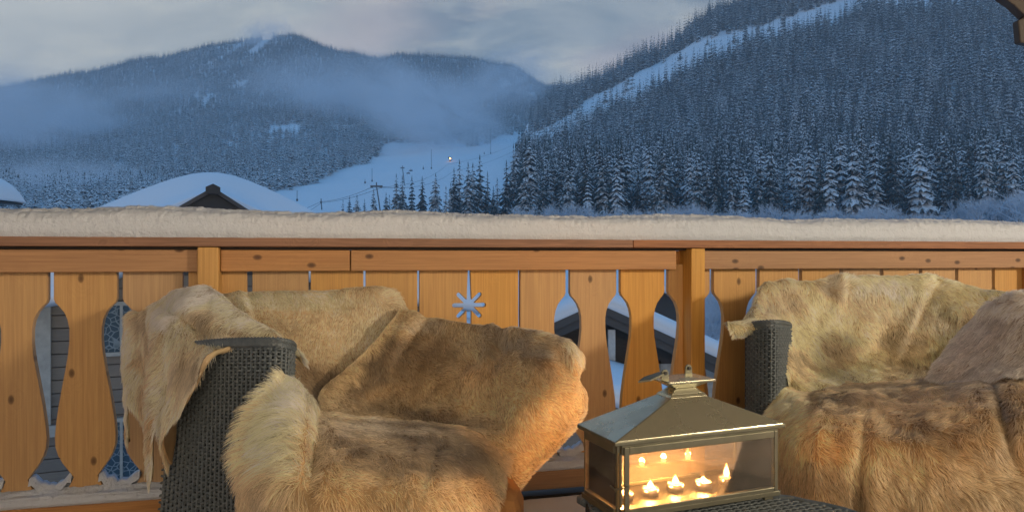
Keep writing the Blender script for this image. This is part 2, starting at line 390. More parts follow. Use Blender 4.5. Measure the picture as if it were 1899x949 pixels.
# frosted bushes in front of the forest
M['frost'] = simple('frosted_twigs', (0.62, 0.65, 0.70), 0.8, vary=.25, scale=.6)
def bush_mesh(seed):
    r = random.Random(seed); m = MB()
    def grow(p, d, L, rad, dep):
        q = p+d*L; a = d.cross(Vector((r.uniform(-1,1), r.uniform(-1,1), .3))).normalized()*rad; b = d.cross(a).normalized()*rad
        m.add([p+a, p-a*.5+b*.86, p-a*.5-b*.86, q+a*.6, q-a*.3+b*.5, q-a*.3-b*.5], [(0,1,4,3),(1,2,5,4),(2,0,3,5)])
        if dep == 0: return
        for _ in range(4 if dep > 1 else 5):
            nd = (d+Vector((r.gauss(0,.55), r.gauss(0,.55), r.gauss(.08,.4)))).normalized()
            grow(p+d*L*r.uniform(.35, 1), nd, L*r.uniform(.5, .8), rad*.62, dep-1)
    for i in range(7):
        a = r.random()*6.3; grow(Vector((0,0,0)), Vector((cos(a)*.5, sin(a)*.5, 1)).normalized(), .38, .013, 4)
    me = bpy.data.meshes.new('twigs'); me.from_pydata(m.v, [], m.f); me.materials.append(M['frost']); return me
bushes = [bush_mesh(i) for i in range(3)]
for i, (u, d, vt) in enumerate([(1292, 62, 500), (1345, 70, 492), (1400, 58, 500), (1450, 66, 495), (1240, 88, 515), (1300, 48, 512), (1322, 54, 496), (1335, 46, 520), (1362, 50, 505), (1385, 47, 498), (1415, 52, 492), (1310, 75, 490), (1330, 82, 486), (1395, 78, 488), (1530, 60, 492), (1620, 64, 495), (1720, 60, 492), (1820, 64, 495)]):
    p = TA.xyz(np.array([float(u)]), np.array([float(d)]))[0]; h = EYE+(CV-vt)/F*d-p[2]
    o = bpy.data.objects.new('frosted_tree', bushes[i % 3]); link(o); o.location = p; o.scale = (h*.8, h*.8, h); o.rotation_euler = (0, 0, i*1.3)
    tag(o, 'pale frosted tree down the slope seen through the right hand cut-outs', 'tree', 'frosted trees below the balcony')

def forest(name, P, H, objs, label, group_label):
    """one object: thousands of trees scattered by geometry nodes"""
    me = bpy.data.meshes.new(name); me.from_pydata(P.tolist(), [], [])
    a = me.attributes.new('tall', 'FLOAT', 'POINT'); a.data.foreach_set('value', np.asarray(H, np.float32))
    a = me.attributes.new('turn', 'FLOAT', 'POINT'); a.data.foreach_set('value', rng.uniform(0, 6.28, len(P)).astype(np.float32))
    a = me.attributes.new('pick', 'INT', 'POINT'); a.data.foreach_set('value', rng.integers(0, len(objs), len(P)).astype(np.int32))
    o = link(bpy.data.objects.new(name, me)); tag(o, label, group_label, kind='stuff')
    t = bpy.data.node_groups.new(name, 'GeometryNodeTree')
    t.interface.new_socket('Geometry', in_out='INPUT', socket_type='NodeSocketGeometry'); t.interface.new_socket('Geometry', in_out='OUTPUT', socket_type='NodeSocketGeometry')
    n = NT(t); gi = n.n('NodeGroupInput'); go = n.n('NodeGroupOutput')
    jn = n.n('GeometryNodeJoinGeometry')
    for ob in reversed(objs):
        oi = n.n('GeometryNodeObjectInfo', dict(transform_space='ORIGINAL')); oi.inputs[0].default_value = ob; oi.inputs['As Instance'].default_value = True
        t.links.new(oi.outputs['Geometry'], jn.inputs[0])
    def att(nm, ty): 
        x = n.n('GeometryNodeInputNamedAttribute', dict(data_type=ty)); x.inputs['Name'].default_value = nm; return x.outputs['Attribute']
    rot = n.n('ShaderNodeCombineXYZ', X=0.0, Y=0.0, Z=att('turn', 'FLOAT')); 
    wid = n.math('ADD', 4.0, n.math('MULTIPLY', att('tall', 'FLOAT'), .82))
    scl = n.n('ShaderNodeCombineXYZ', X=wid, Y=wid, Z=att('tall', 'FLOAT'))
    ip = n.n('GeometryNodeInstanceOnPoints', Points=gi.outputs[0], Instance=jn.outputs[0], Pick_Instance=True, Instance_Index=att('pick', 'INT'), Rotation=rot, Scale=scl)
    t.links.new(ip.outputs[0], go.inputs[0])
    md = o.modifiers.new('scatter', 'NODES'); md.node_group = t
    return o
def source(me):                                    # not linked to the scene: only lends its mesh to the scatter
    return bpy.data.objects.new('spruce_source', me)
mid = [source(spruce_mesh('mid_spruce', 40+i, 11, 7, 0.135)) for i in range(4)]
far = [source(spruce_mesh('far_spruce', 70+i, 8, 6, 0.17, fine=False)) for i in range(4)]
dr = ds[rest]; nr = dr < 600
forest('forest', np.concatenate([P[rest][nr]]), H[rest][nr], mid, 'dense snowy spruce forest covering the steep right slope', 'forest')
forest('forest', P[rest][~nr], H[rest][~nr], mid[:2]+far[:2], 'upper spruce forest and ridge trees above and beside the cleared snow strip', 'forest')

# forest on the far hill
N = 150000
us = rng.uniform(-500, 1250, N); ds = np.sqrt(rng.uniform(330**2, 2060**2, N))
idx = thin_by(us, ds, 7.0); us, ds = us[idx], ds[idx]; vb = TA.v(us, ds)
pn = fbm(np.c_[us/55, vb/22], 3, 21)
piste_top = np.interp(us, [430, 540, 620, 690, 715, 760, 860, 900, 960, 1010, 1060], [374, 356, 326, 300, 274, 266, 264, 260, 246, 228, 180])
keep = vb < piste_top-2+14*(pn-.5)
keep |= (us < 480) & (vb < 404)
keep &= ~((us > 500) & (us < 562) & (vb > 234) & (vb < 249)) & ~((us > 615) & (us < 660) & (vb > 231) & (vb < 240))
keep &= ~((np.abs(us-(478+(90-vb)*1.1)) < 9) & (vb < 100)) & ~((np.abs(us-430-(95-vb)*1.6) < 4) & (vb > 84) & (vb < 125))
keep &= pn > 0.2
clump = (np.abs(us-893) < 26) & (vb > 246) & (vb < 268-(us-893)*.3); keep |= clump & (rng.random(len(us)) < .7)
us, ds = us[keep], ds[keep]; P = TA.xyz(us, ds); P[:, 2] -= .8
H = rng.uniform(12, 24, len(us))*(.75+.5*fbm(np.c_[us/60, ds/60], 2, 8))
forest('forest', P, H, far, 'hazy snow dusted forest over the far hill behind the mist', 'forest')

# bush line
BU = [970,1005,1040,1078,1120,1165,1205,1245,1270,1300,1335,1375,1420,1460,1500,1540,1580,1625,1660,1705,1745,1785,1825,1862,1895]
for i, u in enumerate(BU):
    d = 205+random.uniform(0, 18); p = TA.xyz(np.array([float(u)]), np.array([d]))[0]
    vt = {1270: 352, 1245: 362, 1300: 360, 1862: 322, 1825: 335, 1895: 330, 1785: 350}.get(u, random.uniform(350, 380))
    top = EYE+(CV-vt)/F*d; h = top-p[2]
    o = bpy.data.objects.new('frosted_bush', bushes[i % 3]); link(o); o.location = p; o.scale = (h*random.uniform(.7,.95),)*2+(h*.95,); o.rotation_euler = (0,0,random.random()*6)
    lab = {1270: 'round pale frosted bush swelling highest in the middle of the bush line', 1862: 'tallest feathery frosted bush at the right end below the roof beam'}.get(u, 'low pale frosted bush in the line along the foot of the forest')
    tag(o, lab, 'bush', 'frosted bushes along the foot of the forest')

# ------------------------------------------------------------------ ski lift, poles, snow gun
def ta(u, d): return Vector(TA.xyz(np.array([float(u)]), np.array([float(d)]))[0])
def at_ground(u, v, d0=260, d1=1500):              # point of the valley ground seen at pixel (u,v)
    ds = np.linspace(d0, d1, 800); vv = CV-(TA.z((u-CU)/F*ds, ds)-EYE)*F/ds
    i = int(np.argmin(np.abs(vv-v))); return W(u, v, ds[i])
def mast(u, vb, vt, label, lean=0.0, arm=0.0, r=0.28, base=True, d=None):
    p = at_ground(u, vb) if d is None else W(u, vb, d); h = (vb-vt)/F*p.y
    e = empty('lift_pylon' if arm else 'pole', p, label=label, cat='pylon' if arm else 'pole', group=None if arm else 'poles on the ski run')
    m = MB(); m.tube([(0, 0, -1), (lean*h*.5, 0, h*.5), (lean*h, 0, h)], [r, r*.9, r*.75], 8); m.build('shaft', M['steel'], e)
    if base: m = MB(); m.lathe([(0, -.3), (r*2.6, -.3), (r*2.8, .9), (r*2.2, 1.5), (0, 1.5)], 10); m.build('padding', M['dark'], e)
    if arm:
        m = MB(); x = lean*h; m.box(x-arm, x+arm, -.25, .25, h-.35, h+.25); m.box(x-arm*.95, x-arm*.6, -.5, .5, h-.8, h-.35); m.box(x+arm*.6, x+arm*.95, -.5, .5, h-.8, h-.35)
        m.box(x-.2, x+.2, -.2, .2, h, h+1.6)
        m.build('crossarm', M['steel'], e)
    return p, h
p1, h1 = mast(706, 394, 345, 'T shaped lift pylon with a wide crossarm beside the broad spruce', lean=-.16, arm=2.6, r=.3, d=300, base=False)
p2, h2 = mast(750, 341, 311, 'lift mast with a forked top above the close pair of spruces', lean=-.12, arm=1.5, r=.4, base=False)
p3, h3 = mast(597, 389, 374, 'short lift support at the lower left end of the cable', lean=-.1, arm=.4, r=.3, base=False)
for u, vb, vt, lab in [(800,313,277,'tallest dark pole standing left of the glowing snow gun'),(690,337,312,'slim pole with a padded foot below the misty tree group'),(551,373,353,'thin pole near the right end of the big snow roof'),
                       (910,285,240,'tall thin pole up on the brow of the ski run by the forest'),(785,314,307,'stubby padded post left of the tallest pole'),(677,340,332,'stubby padded post left of the slim padded pole'),(898,286,281,'small post beside the thin pole on the brow')]:
    mast(u, vb, vt, lab, r=.22)
def cable(pts, label):
    m = MB(); out = []
    for a, b in zip(pts[:-1], pts[1:]):
        for i in range(8):
            t = i/8; out.append(a.lerp(b, t)-Vector((0, 0, 3*t*(1-t)*(b-a).length*.02)))
    out.append(pts[-1]); m.tube(out, .085, 5); o = m.build('lift_cable', M['dark']); tag(o, label, 'cable', 'lift cables')
topA = p1+Vector((-.16*h1, 0, h1)); topB = p2+Vector((-.12*h2, 0, h2)); topC = p3+Vector((-.1*h3, 0, h3))
cable([W(540, 396, topC.y-25), topC+Vector((-.3,0,0)), topA+Vector((-2.1, 0, -.6)), W(830, 305, 640), W(965, 262, 860)], 'upper lift cable running from the short support up across the run')
cable([W(560, 398, topC.y-25), topC+Vector((.3,0,-.4)), topA+Vector((2.1, 0, -.6)), W(840, 318, 600), W(968, 272, 800)], 'lower lift cable sagging beneath the other one across the run')
M['chairseat'] = simple('chair_seat', (0.04, 0.045, 0.05), .6)
for u, v, lab in [(757, 322, 'dark lift chair hanging right of the forked mast, lower of the two'), (762, 317, 'dark lift chair hanging right of the forked mast, upper of the two')]:
    p = W(u, v, topB.y); e = empty('lift_chair', p, label=lab, cat='lift chair', group='lift chairs on the cable')
    m = MB(); m.box(-1.3, 1.3, -.4, .4, -.15, .15); m.box(-1.3, 1.3, .3, .45, .15, .8); m.build('seat', M['chairseat'], e)
    m = MB(); m.tube([(0, .3, .1), (0, .5, 1.2), (0, 0, 2.2)], .12, 6); m.build('hanger', M['dark'], e)
p = at_ground(835, 299); e = empty('snow_gun', p, label='snow gun glowing orange on the brow of the ski run, blowing mist', cat='snow gun')
m = MB(); m.tube([(1.1, 1.2, 2.6), (-.3, .2, 3.2), (-1.6, -.9, 3.7)], [1.0, 1.15, .95], 12); m.build('barrel', M['dark'], e)
m = MB(); m.box(-1.2, 1.2, -.7, .7, 0, .9); m.tube([(0, 0, .8), (0, 0, 2.6)], .25, 6); m.build('carriage', M['dark'], e)
mm, n = material('work_light'); n.surf(n.n('ShaderNodeEmission', Color=(1.0, .42, .12), Strength=14.0)); M['worklight'] = mm
m = MB(); m.lathe([(0, -.75), (.6, -.5), (.85, 0), (.6, .55), (0, .75)], 10, (0, -1.4, 2.6)); m.build('work_light', M['worklight'], e)

# ------------------------------------------------------------------ chalets beyond the balcony
def grid_surface(name, xs, ys, zf, mat, parent, thick=.0):
    X, Y = np.meshgrid(xs, ys); Z = zf(X, Y); nx, ny = len(xs), len(ys)
    v = np.stack([X, Y, Z], -1).reshape(-1, 3).tolist()
    f = [(j*nx+i, j*nx+i+1, (j+1)*nx+i+1, (j+1)*nx+i) for j in range(ny-1) for i in range(nx-1)]
    o = mesh(name, v, f, mat, parent, smooth=True)
    if thick: s_ = o.modifiers.new('thick', 'SOLIDIFY'); s_.thickness = thick; s_.offset = -1
    return o
def smax(a, b, k_): return np.log(np.exp(a*k_)+np.exp(b*k_))/k_
# A: wide hipped log house, dormer facing the balcony, walls seen through the left cut-outs
A = empty('chalet', (0, 0, 0), math.atan(554.5/F), label='wide log chalet on the left under one huge smooth snow roof with a dark dormer', cat='chalet')
def za(X, Y):
    side = np.abs(X); side = np.minimum(side, 3.2)+.25*np.maximum(side-3.2, 0); fr = np.maximum(20.6-Y, 0)+np.maximum(Y-26, 0)
    r = 3.19-.55*(np.sqrt(side**2+1.1)-1.05)-.80*np.sqrt(fr**2*.8+.12)
    dm = 2.60-.50*np.sqrt(X**2+.05)+0*Y; dm = np.where((Y > 18.27), dm, -5)
    r = smax(r+.36, np.where(Y > 18.27, dm+.16, -5), 7.0)
    e_ = np.minimum(np.minimum(6.9-np.abs(X), Y-18.05), 30-Y); return r-.35*np.exp(-np.clip(e_, 0, 9)*5)
sn = grid_surface('roof_snow', np.linspace(-6.9, 6.9, 110), np.concatenate([np.linspace(18.05, 18.25, 6), np.linspace(18.29, 21.5, 34), np.linspace(21.7, 30, 16)]), za, M['roofsnow'], A, .42)
m = MB(); m.prism([(-1.22, 1.76), (1.22, 1.76), (0, 2.53)], 18.14, 21); m.prism([(-.16, 2.48), (.16, 2.48), (.16, 2.64), (0, 2.72), (-.16, 2.64)], 17.95, 18.12); m.build('dormer', M['dark'], A)
m = MB(); m.prism([(-1.40, 1.73), (-1.26, 1.73), (0, 2.54), (1.26, 1.73), (1.40, 1.73), (0, 2.65)], 18.02, 18.26); m.build('dormer_trim', M['darkwood'], A)
m = MB(); m.box(-6.2, 6.2, 19.25, 25.5, -6.8, .3); m.build('wall', M['darkwood'], A)
gx = np.linspace(-6.2, 6.2, 41); gz = za(gx, np.full(41, 19.1))-.52
m = MB(); m.prism([(-6.2, -.2)]+[(6.2, -.2)]+[(float(x), float(max(z, .0))) for x, z in zip(gx[::-1], gz[::-1])], 19.04, 19.2); m.build('gable', M['darkwood'], A)
plank = None
for i in range(24):
    z = .55-.30*(i+1)
    mbx = MB(); mbx.box(-6.25, 6.25, 0, .24, .006, .294)
    if plank is None: po = mbx.build('plank', M['oldwood'], A, bevel=.02); plank = po.data
    else: po = link(bpy.data.objects.new('plank', plank), A); b = po.modifiers.new('bevel', 'BEVEL'); b.width = .02; b.segments = 2
    po.location = (0, 19.0+.015*(i % 2), z)
def window(parent, x, y, z0, wd, ht, bars=2, glass=None):
    m = MB(); t = .09
    m.box(x-wd/2-t, x-wd/2, y-.09, y+.1, z0-t, z0+ht+t); m.box(x+wd/2, x+wd/2+t, y-.09, y+.1, z0-t, z0+ht+t); m.box(x-wd/2, x+wd/2, y-.09, y+.1, z0-t, z0); m.box(x-wd/2, x+wd/2, y-.09, y+.1, z0+ht, z0+ht+t)
    for i in range(1, bars): m.box(x-wd/2+wd*i/bars-.03, x-wd/2+wd*i/bars+.03, y-.06, y+.08, z0, z0+ht)
    f = m.build('window', M['frame'], parent)
    m = MB(); m.box(x-wd/2, x+wd/2, y-.01, y+.02, z0, z0+ht); m.build('pane', glass or M['pane'], f); return f
mm, n = material('window_pane'); co = n.n('ShaderNodeTexCoord').outputs['Object']
vr = n.n('ShaderNodeTexVoronoi', dict(feature='DISTANCE_TO_EDGE'), Vector=co, Scale=7.0)
n.surf(n.n('ShaderNodeBsdfPrincipled', Base_Color=n.mix(n.ramp(vr.outputs[0], (.03, 1.0), (.09, 0.0)), (.035, .07, .10), (.20, .25, .28)), Roughness=.15)); M['pane'] = mm
for x, z0, wd, ht in [(-2.0, -1.25, .95, 1.1), (-.5, -1.25, .95, 1.1), (2.5, -1.2, 1.1, 1.2), (-2.0, -4.4, 1.2, 1.5)]:
    window(A, x, 18.97, z0, wd, ht)
m = MB(); m.box(-3.72, -3.42, 18.9, 18.985, -2.85, .45); m.box(-3.85, -3.0, 18.88, 18.985, -3.12, -2.86); m.build('door_post', M['frame'], A)
# C: small roof at the far left
C_ = empty('snowy_roof_hut', (-34.85, 45, 0), label='small hut at the far left edge with a thick rounded snow hood', cat='hut')
zc = lambda X, Y: 5.0+1.75*np.sqrt(np.clip(1-(np.abs(X)/2.75)**2.6, 0, 1))*np.sqrt(np.clip(1-(np.abs(Y)/1.3)**4, 0, 1))-.14*X*0
grid_surface('roof_snow', 2.75*np.sin(np.linspace(-pi/2, pi/2, 44)), 1.3*np.sin(np.linspace(-pi/2, pi/2, 24)), lambda X, Y: zc(X, Y)-.45, M['roofsnow'], C_, .25)
m = MB(); m.box(-2.5, 2.35, -1.2, -1.0, 4.25, 4.55); m.box(-2.6, 2.6, -1.25, 1.2, 4.36, 4.5); m.build('roof_frame', M['dark'], C_)
for x in (-2.2, .0, 1.05, 1.9): m = MB(); m.box(x-.13, x+.13, -1.15, -.9, -2, 4.3); m.build('post', M['dark'], C_)
m = MB(); m.box(-2.3, 1.9, -.7, 1.1, -8, 3.4); m.build('wall', M['darkwood'], C_)
# B: gabled chalet seen through the cut-outs in the middle
B = empty('chalet', (W(1098, 0, 21).x, 21, 0), label='white walled chalet with dark timber gable and balcony seen through the middle cut-outs', cat='chalet')
rz = EYE+(CV-549)/F*21
for s in (-1, 1):
    m = MB(); m.prism([(0, rz), (s*5.2, rz-.46*5.2), (s*5.2, rz-.46*5.2-.34), (0, rz-.34)][::s], -1.3, 9); m.build('roof', M['darkwood'], B)
    m = MB(); m.prism([(0.0, rz-.34), (s*5.0, rz-.46*5.0-.34), (s*5.0, rz-.46*5.0-.56), (0, rz-.6)][::s], -1.22, -1.0); m.build('barge_board', M['darkwood'], B)
xs = np.linspace(-5.35, 5.35, 60)
def zb_(X, Y): e_ = np.minimum(np.minimum(5.35-np.abs(X), Y+1.42), 9.2-Y); return rz+.40-.46*np.sqrt(X*X+.05)-.3*np.exp(-np.clip(e_, 0, 9)*6)
grid_surface('roof_snow', xs, np.linspace(-1.42, 9.2, 30), zb_, M['roofsnow'], B, .36)
m = MB(); m.prism([(-4.2, -7), (4.2, -7), (4.2, rz-2.3), (0, rz-.42), (-4.2, rz-2.3)], .0, 8); m.build('wall', M['plaster'], B)
m = MB(); m.prism([(-4.25, rz-2.0), (4.25, rz-2.0), (0, rz-.2)], -.12, -.003); m.build('gable', M['darkwood'], B)
for x in (-1.15, 0.45): m = MB(); m.box(x-.1, x+.1, -1.0, -.8, rz-3.6, rz-.9); m.build('post', M['plaster'], B)
window(B, -.45, -.03, rz-2.62, .9, .75, glass=M['pane']); window(B, 1.55, -.03, rz-2.9, .8, .9)
rb = MB(); rb.box(-1.4, 2.0, -1.05, -.95, rz-2.28, rz-2.2); rb.box(-1.4, 2.0, -1.05, -.95, rz-3.06, rz-2.98); bal = rb.build('balcony_rail', M['darkwood'], B)
m = MB(); m.box(-1.4, 2.0, -1.1, 0, rz-3.2, rz-3.06); m.build('balcony_floor', M['darkwood'], B)
sl = None
for i in range(24):
    o_ = MB(); o_.box(-.045, .045, -1.03, -.97, rz-2.98, rz-2.28)
    if sl is None: q = o_.build('slat', M['darkwood'], bal); sl = q.data
    else: q = link(bpy.data.objects.new('slat', sl), bal)
    q.location.x = -1.33+i*.14
# D: lower roof in front of B, E: far bright barn roof right of it
D = empty('shed', (W(1100, 0, 15.5).x, 15.5, 0), label='low snow covered shed roof below the white walled chalet', cat='shed')
m = MB(); m.prism([(-3.2, -1.02), (2.6, -2.75), (2.6, -6.5), (-3.2, -6.5)], 0, 4); m.build('wall', M['oldwood'], D)
grid_surface('roof_snow', np.linspace(-3.5, 2.9, 30), np.linspace(-.4, 4.4, 16), lambda X, Y: -1.62-.30*X+.0*Y-.25*np.exp(-np.clip(np.minimum(np.minimum(X+3.5, 2.9-X), Y+.4), 0, 9)*6), M['roofsnow'], D, .3)
E_ = empty('barn', (W(1212, 0, 34).x, 34, 0), label='distant barn with bright snow roof seen above the white walled chalet', cat='barn')
m = MB(); m.prism([(-1.5, -6), (1.5, -6), (1.5, -1.35), (0, -.55), (-1.5, -1.35)], 0, 7); m.build('wall', M['darkwood'], E_)
grid_surface('roof_snow', np.linspace(-1.8, 1.8, 30), np.linspace(-.6, 7.5, 14), lambda X, Y: -.2-.36*np.sqrt(X*X+.06), M['roofsnow'], E_, .35)

# ------------------------------------------------------------------ balcony: floor, roof, wall
TH = math.atan((6520-CU)/F); TH = pi/2-TH; CT, ST = cos(TH), sin(TH); Y0 = 2.808
def s_of(u): x = (u-CU)/F; return x*Y0/(CT-x*ST)               # distance along the rail for photo column u
def RW(s, n, z): return Vector((s*CT+n*ST, Y0+s*ST-n*CT, z))    # rail frame -> world (n towards the house)
deck = empty('balcony_floor', RW(0, 0, 0), TH, kind='structure')
bd = None
for i in range(24):
    mbx = MB(); mbx.box(-3.6, 3.6, -.068, .068, -.03, 0)
    if bd is None: q = mbx.build('plank', M['rail'], deck, bevel=.003); bd = q.data
    else: q = link(bpy.data.objects.new('plank', bd), deck)
    q.location = (0, .02-i*.142, 0)
m = MB(); m.box(-3.6, 3.6, -3.4, .1, -.25, -.034); m.build('beam', M['beam'], deck)

RL = empty('balcony_railing', RW(0, 0, 0), TH, label='carved wooden balcony railing with bottle shaped cut-outs and snow on its cap', cat='railing')
def rbox(name, s0, s1, n0, n1, z0, z1, mat, parent=None, bevel=.003):
    m = MB(); m.box(-(s1-s0)/2, (s1-s0)/2, -(n1-n0)/2, (n1-n0)/2, -(z1-z0)/2, (z1-z0)/2)
    o = m.build(name, mat, parent or RL, bevel=bevel); o.location = ((s0+s1)/2, -(n0+n1)/2, (z0+z1)/2); return o
sL, sR = -3.3, s_of(1893)
zc0, zc1 = EYE+.033, EYE+.066
zu0, zu1 = EYE-.056, EYE+.022
rbox('cap_board', sL, s_of(1160)-.001, -.075, .082, zc0, zc1, M['cap']); rbox('cap_board', s_of(1160)+.001, sR+.22, -.075, .082, zc0, zc1, M['cap']); rbox('batten', sL, sR, -.03, .030, zu1+.0005, zc0-.0005, M['beam'])
P1a, P1b, P2a, P2b = s_of(374), s_of(412), s_of(1266), s_of(1291)
for a, b in ((sL, P1a-.004), (P1b+.002, s_of(649)-.001), (s_of(650)+.001, s_of(1246)), (P2b+.002, sR)):
    rbox('top_board', a, b, .002, .042, zu0, zu1, M['rail'])
for a, b in ((P1a, P1b), (P2a, P2b)): rbox('post', a, b, -.04, .078, .02, zc0-.002, M['picket'], bevel=.004)
rbox('post', sR+.005, sR+.11, -.05, .06, .02, zc0-.002, M['rail'])
rbox('back_board', sL, sR, -.06, -.031, zu0+.01, zu1, M['rail'])
zl0, zl1 = EYE-.930, EYE-.858
for a, b in ((sL, P1a-.002), (P1b+.002, P2a-.002), (P2b+.002, sR)): rbox('bottom_board', a, b, -.05, .045, zl0, zl1, M['rail'])
rbox('bottom_beam', sL, sR, -.06, .02, .0, zl0-.03, M['beam'])
# cut-out profile (half width vs height below the eye), then the pickets between the slots
PROF = [(-.035, .0095), (-.150, .0095), (-.163, .014), (-.178, .028), (-.197, .042), (-.222, .052), (-.252, .0575), (-.295, .058), (-.340, .054), (-.395, .0455), (-.455, .035), (-.520, .0245), (-.580, .0165),
        (-.630, .0125), (-.665, .0145), (-.695, .023), (-.722, .037), (-.748, .055), (-.772, .071), (-.786, .0655), (-.815, .052), (-.872, .030)]
slots = [(-34, 1), (94, 1), (222, 1), (344, 1), (463, 1), (574, 0), (676, 0), (776, 0), (870, 2), (963, 0), (1053, 1), (1147, 1), (1236, 1), (1320, 1), (1405, 1), (1484, 1), (1560, 1), (1635, 1), (1707, 1), (1774, 1), (1842, 1)]
SL = [(s_of(u), t) for u, t in slots]
SL = [(SL[0][0]-.208*i, 1) for i in (7, 6, 5, 4, 3, 2, 1)]+SL+[(SL[-1][0]+.215, 1)]
def edge_pts(t, sgn, s0):
    if t == 1: return [(s0+sgn*w_, EYE+z) for z, w_ in PROF]
    g_ = .0042
    if t == 0: return [(s0+sgn*g_, EYE-.035), (s0+sgn*g_, EYE-.872)]
    zs, L, hw = EYE-.194, .068, .0085              # eight armed star cut through both neighbours
    pts = [(s0+sgn*g_, EYE-.035)]
    for ang in (45, 0, -45):
        a = R(ang); d = np.array((cos(a), sin(a))); nrm = np.array((-sin(a), cos(a)))
        root = .0225
        up = d*root+nrm*hw; tip = [d*(L-hw)+nrm*hw]+[d*(L-hw)+hw*(nrm*cos(q)+d*sin(q)) for q in (pi/4, pi/2, 3*pi/4)]+[d*(L-hw)-nrm*hw]; dn = d*root-nrm*hw
        for x, z in [up]+tip+[dn]: pts.append((s0+sgn*x, zs+z))
    pts.append((s0+sgn*g_, EYE-.872)); return pts
for (s0, t0), (s1, t1) in zip(SL[:-1], SL[1:]):
    lft = edge_pts(t0, 1, s0); rgt = edge_pts(t1, -1, s1); c = (s0+s1)/2
    poly = [(x-c, z) for x, z in lft]+[(x-c, z) for x, z in rgt[::-1]]
    m = MB(); m.prism(poly, -.0005, .0265); o = m.build('picket', M['picket'], RL, bevel=.0015); o.location = (c, 0, 0)

# snow lying on the railing
def snow_bar(name, s0, s1, n0, n1, z0, h, seed, lab, rnd=.052, amp=.008, parent=None, ns=1300):
    prof = []                                      # (n, z, k) cross-section from the house side over the top
    for q in np.linspace(0, 1, 9): a = q*pi/2; prof.append((n1-rnd+rnd*cos(a)+.008*sin(q*pi), h-rnd+rnd*sin(a)))
    prof = [(n1-.004, 0.0), (n1+.006, (h-rnd)*.35), (n1+.008, (h-rnd)*.75)]+prof[0:]
    prof += [(n1-rnd-(n1-n0-2*rnd)*q, h+.012*sin(q*pi)) for q in np.linspace(.08, .92, 8)]+[(n0+rnd-rnd*sin(a), h-rnd+rnd*cos(a)) for a in np.linspace(0, pi/2, 5)]+[(n0, 0.0)]
    ss = np.linspace(s0, s1, ns); V = []
    for s in ss:
        for n_, z in prof: V.append((s, n_, z))
    V = np.array(V); k_ = np.clip(V[:, 2]/h, 0, 1)
    low = fbm(np.c_[V[:, 0]*2.3, V[:, 1]*3], 3, seed)-.5; mid_ = fbm(np.c_[V[:, 0]*24, V[:, 1]*40, V[:, 2]*40], 3, seed+3)-.5; fine_ = vnoise(np.c_[V[:, 0]*110, V[:, 1]*110, V[:, 2]*110], seed+7)-.5
    V[:, 2] = z0+V[:, 2]*(1+.35*low)+k_*(mid_*amp*1.6+fine_*amp*.75); V[:, 1] += (mid_*amp+fine_*amp*.6)*(.35+k_)
    V = np.c_[V[:, 0], -V[:, 1], V[:, 2]]; P_ = len(prof)
    f = [(i*P_+j, i*P_+j+1, (i+1)*P_+j+1, (i+1)*P_+j) for i in range(ns-1) for j in range(P_-1)]
    o = mesh(name, V.tolist(), f, M['snow'], None, smooth=True); o.location = RW(0, 0, 0); o.rotation_euler = (0, 0, TH)
    tag(o, lab, 'snow', kind='stuff'); return o
snow_bar('snow', sL, sR+.22, -.085, .084, zc1-.002, .096, 3, 'thick crusty snow lying along the railing cap')
for a, b, sd2 in ((sL, P1a-.004, 11), (P1b+.004, P2a-.004, 12), (P2b+.004, sR, 13)):
    snow_bar('snow', a, b, -.045, .04, zl1-.002, .042, sd2, 'thin snow lying along the bottom board of the railing', rnd=.014, amp=.006, ns=500)
# little heaps sitting in the feet of the cut-outs
heap_v = MB()
for s0, t in SL:
    if t != 1: continue
    base = [(s0-.066+.132*i/12) for i in range(13)]
    tops = [zl1+.055+.035*abs(i-6)/6+.018*random.random() for i in range(13)]
    vs = []
    for x, z in zip(base, tops): lim = .0; vs += [(x, .03, zl1-.01), (x, .029, z), (x, .0, z-.006), (x, -.012, z-.03)]
    heap_v.add(vs, [(i*4+j, i*4+j+1, (i+1)*4+j+1, (i+1)*4+j) for i in range(12) for j in range(3)])
o = heap_v.build('snow', M['snow'], smooth=True); o.location = RW(0, 0, 0); o.rotation_euler = (0, 0, TH); tag(o, 'small snow heaps caught in the feet of the cut-outs', 'snow', kind='stuff')
# snow on the floor
xs = np.linspace(s_of(560), s_of(1460), 90); ns_ = np.linspace(.0, 1.0, 60)
X, Nn = np.meshgrid(xs, ns_); hh = .075+.02*fbm(np.c_[X.ravel()*4, Nn.ravel()*4], 4, 31)+.004*vnoise(np.c_[X.ravel()*60, Nn.ravel()*60], 2); e_ = np.minimum(Nn.ravel()-0, 1.0-Nn.ravel()); hh -= .07*np.exp(-np.clip(e_, 0, 1)*45)
V = np.c_[X.ravel(), -(Nn.ravel()+.055), hh]; nx = len(xs)
o = mesh('snow', V.tolist(), [(j*nx+i, j*nx+i+1, (j+1)*nx+i+1, (j+1)*nx+i) for j in range(len(ns_)-1) for i in range(nx-1)], M['roofsnow'], smooth=True)
o.location = RW(0, 0, 0); o.rotation_euler = (0, 0, TH); tag(o, 'snow lying on the balcony floor under the railing', 'snow', kind='stuff')

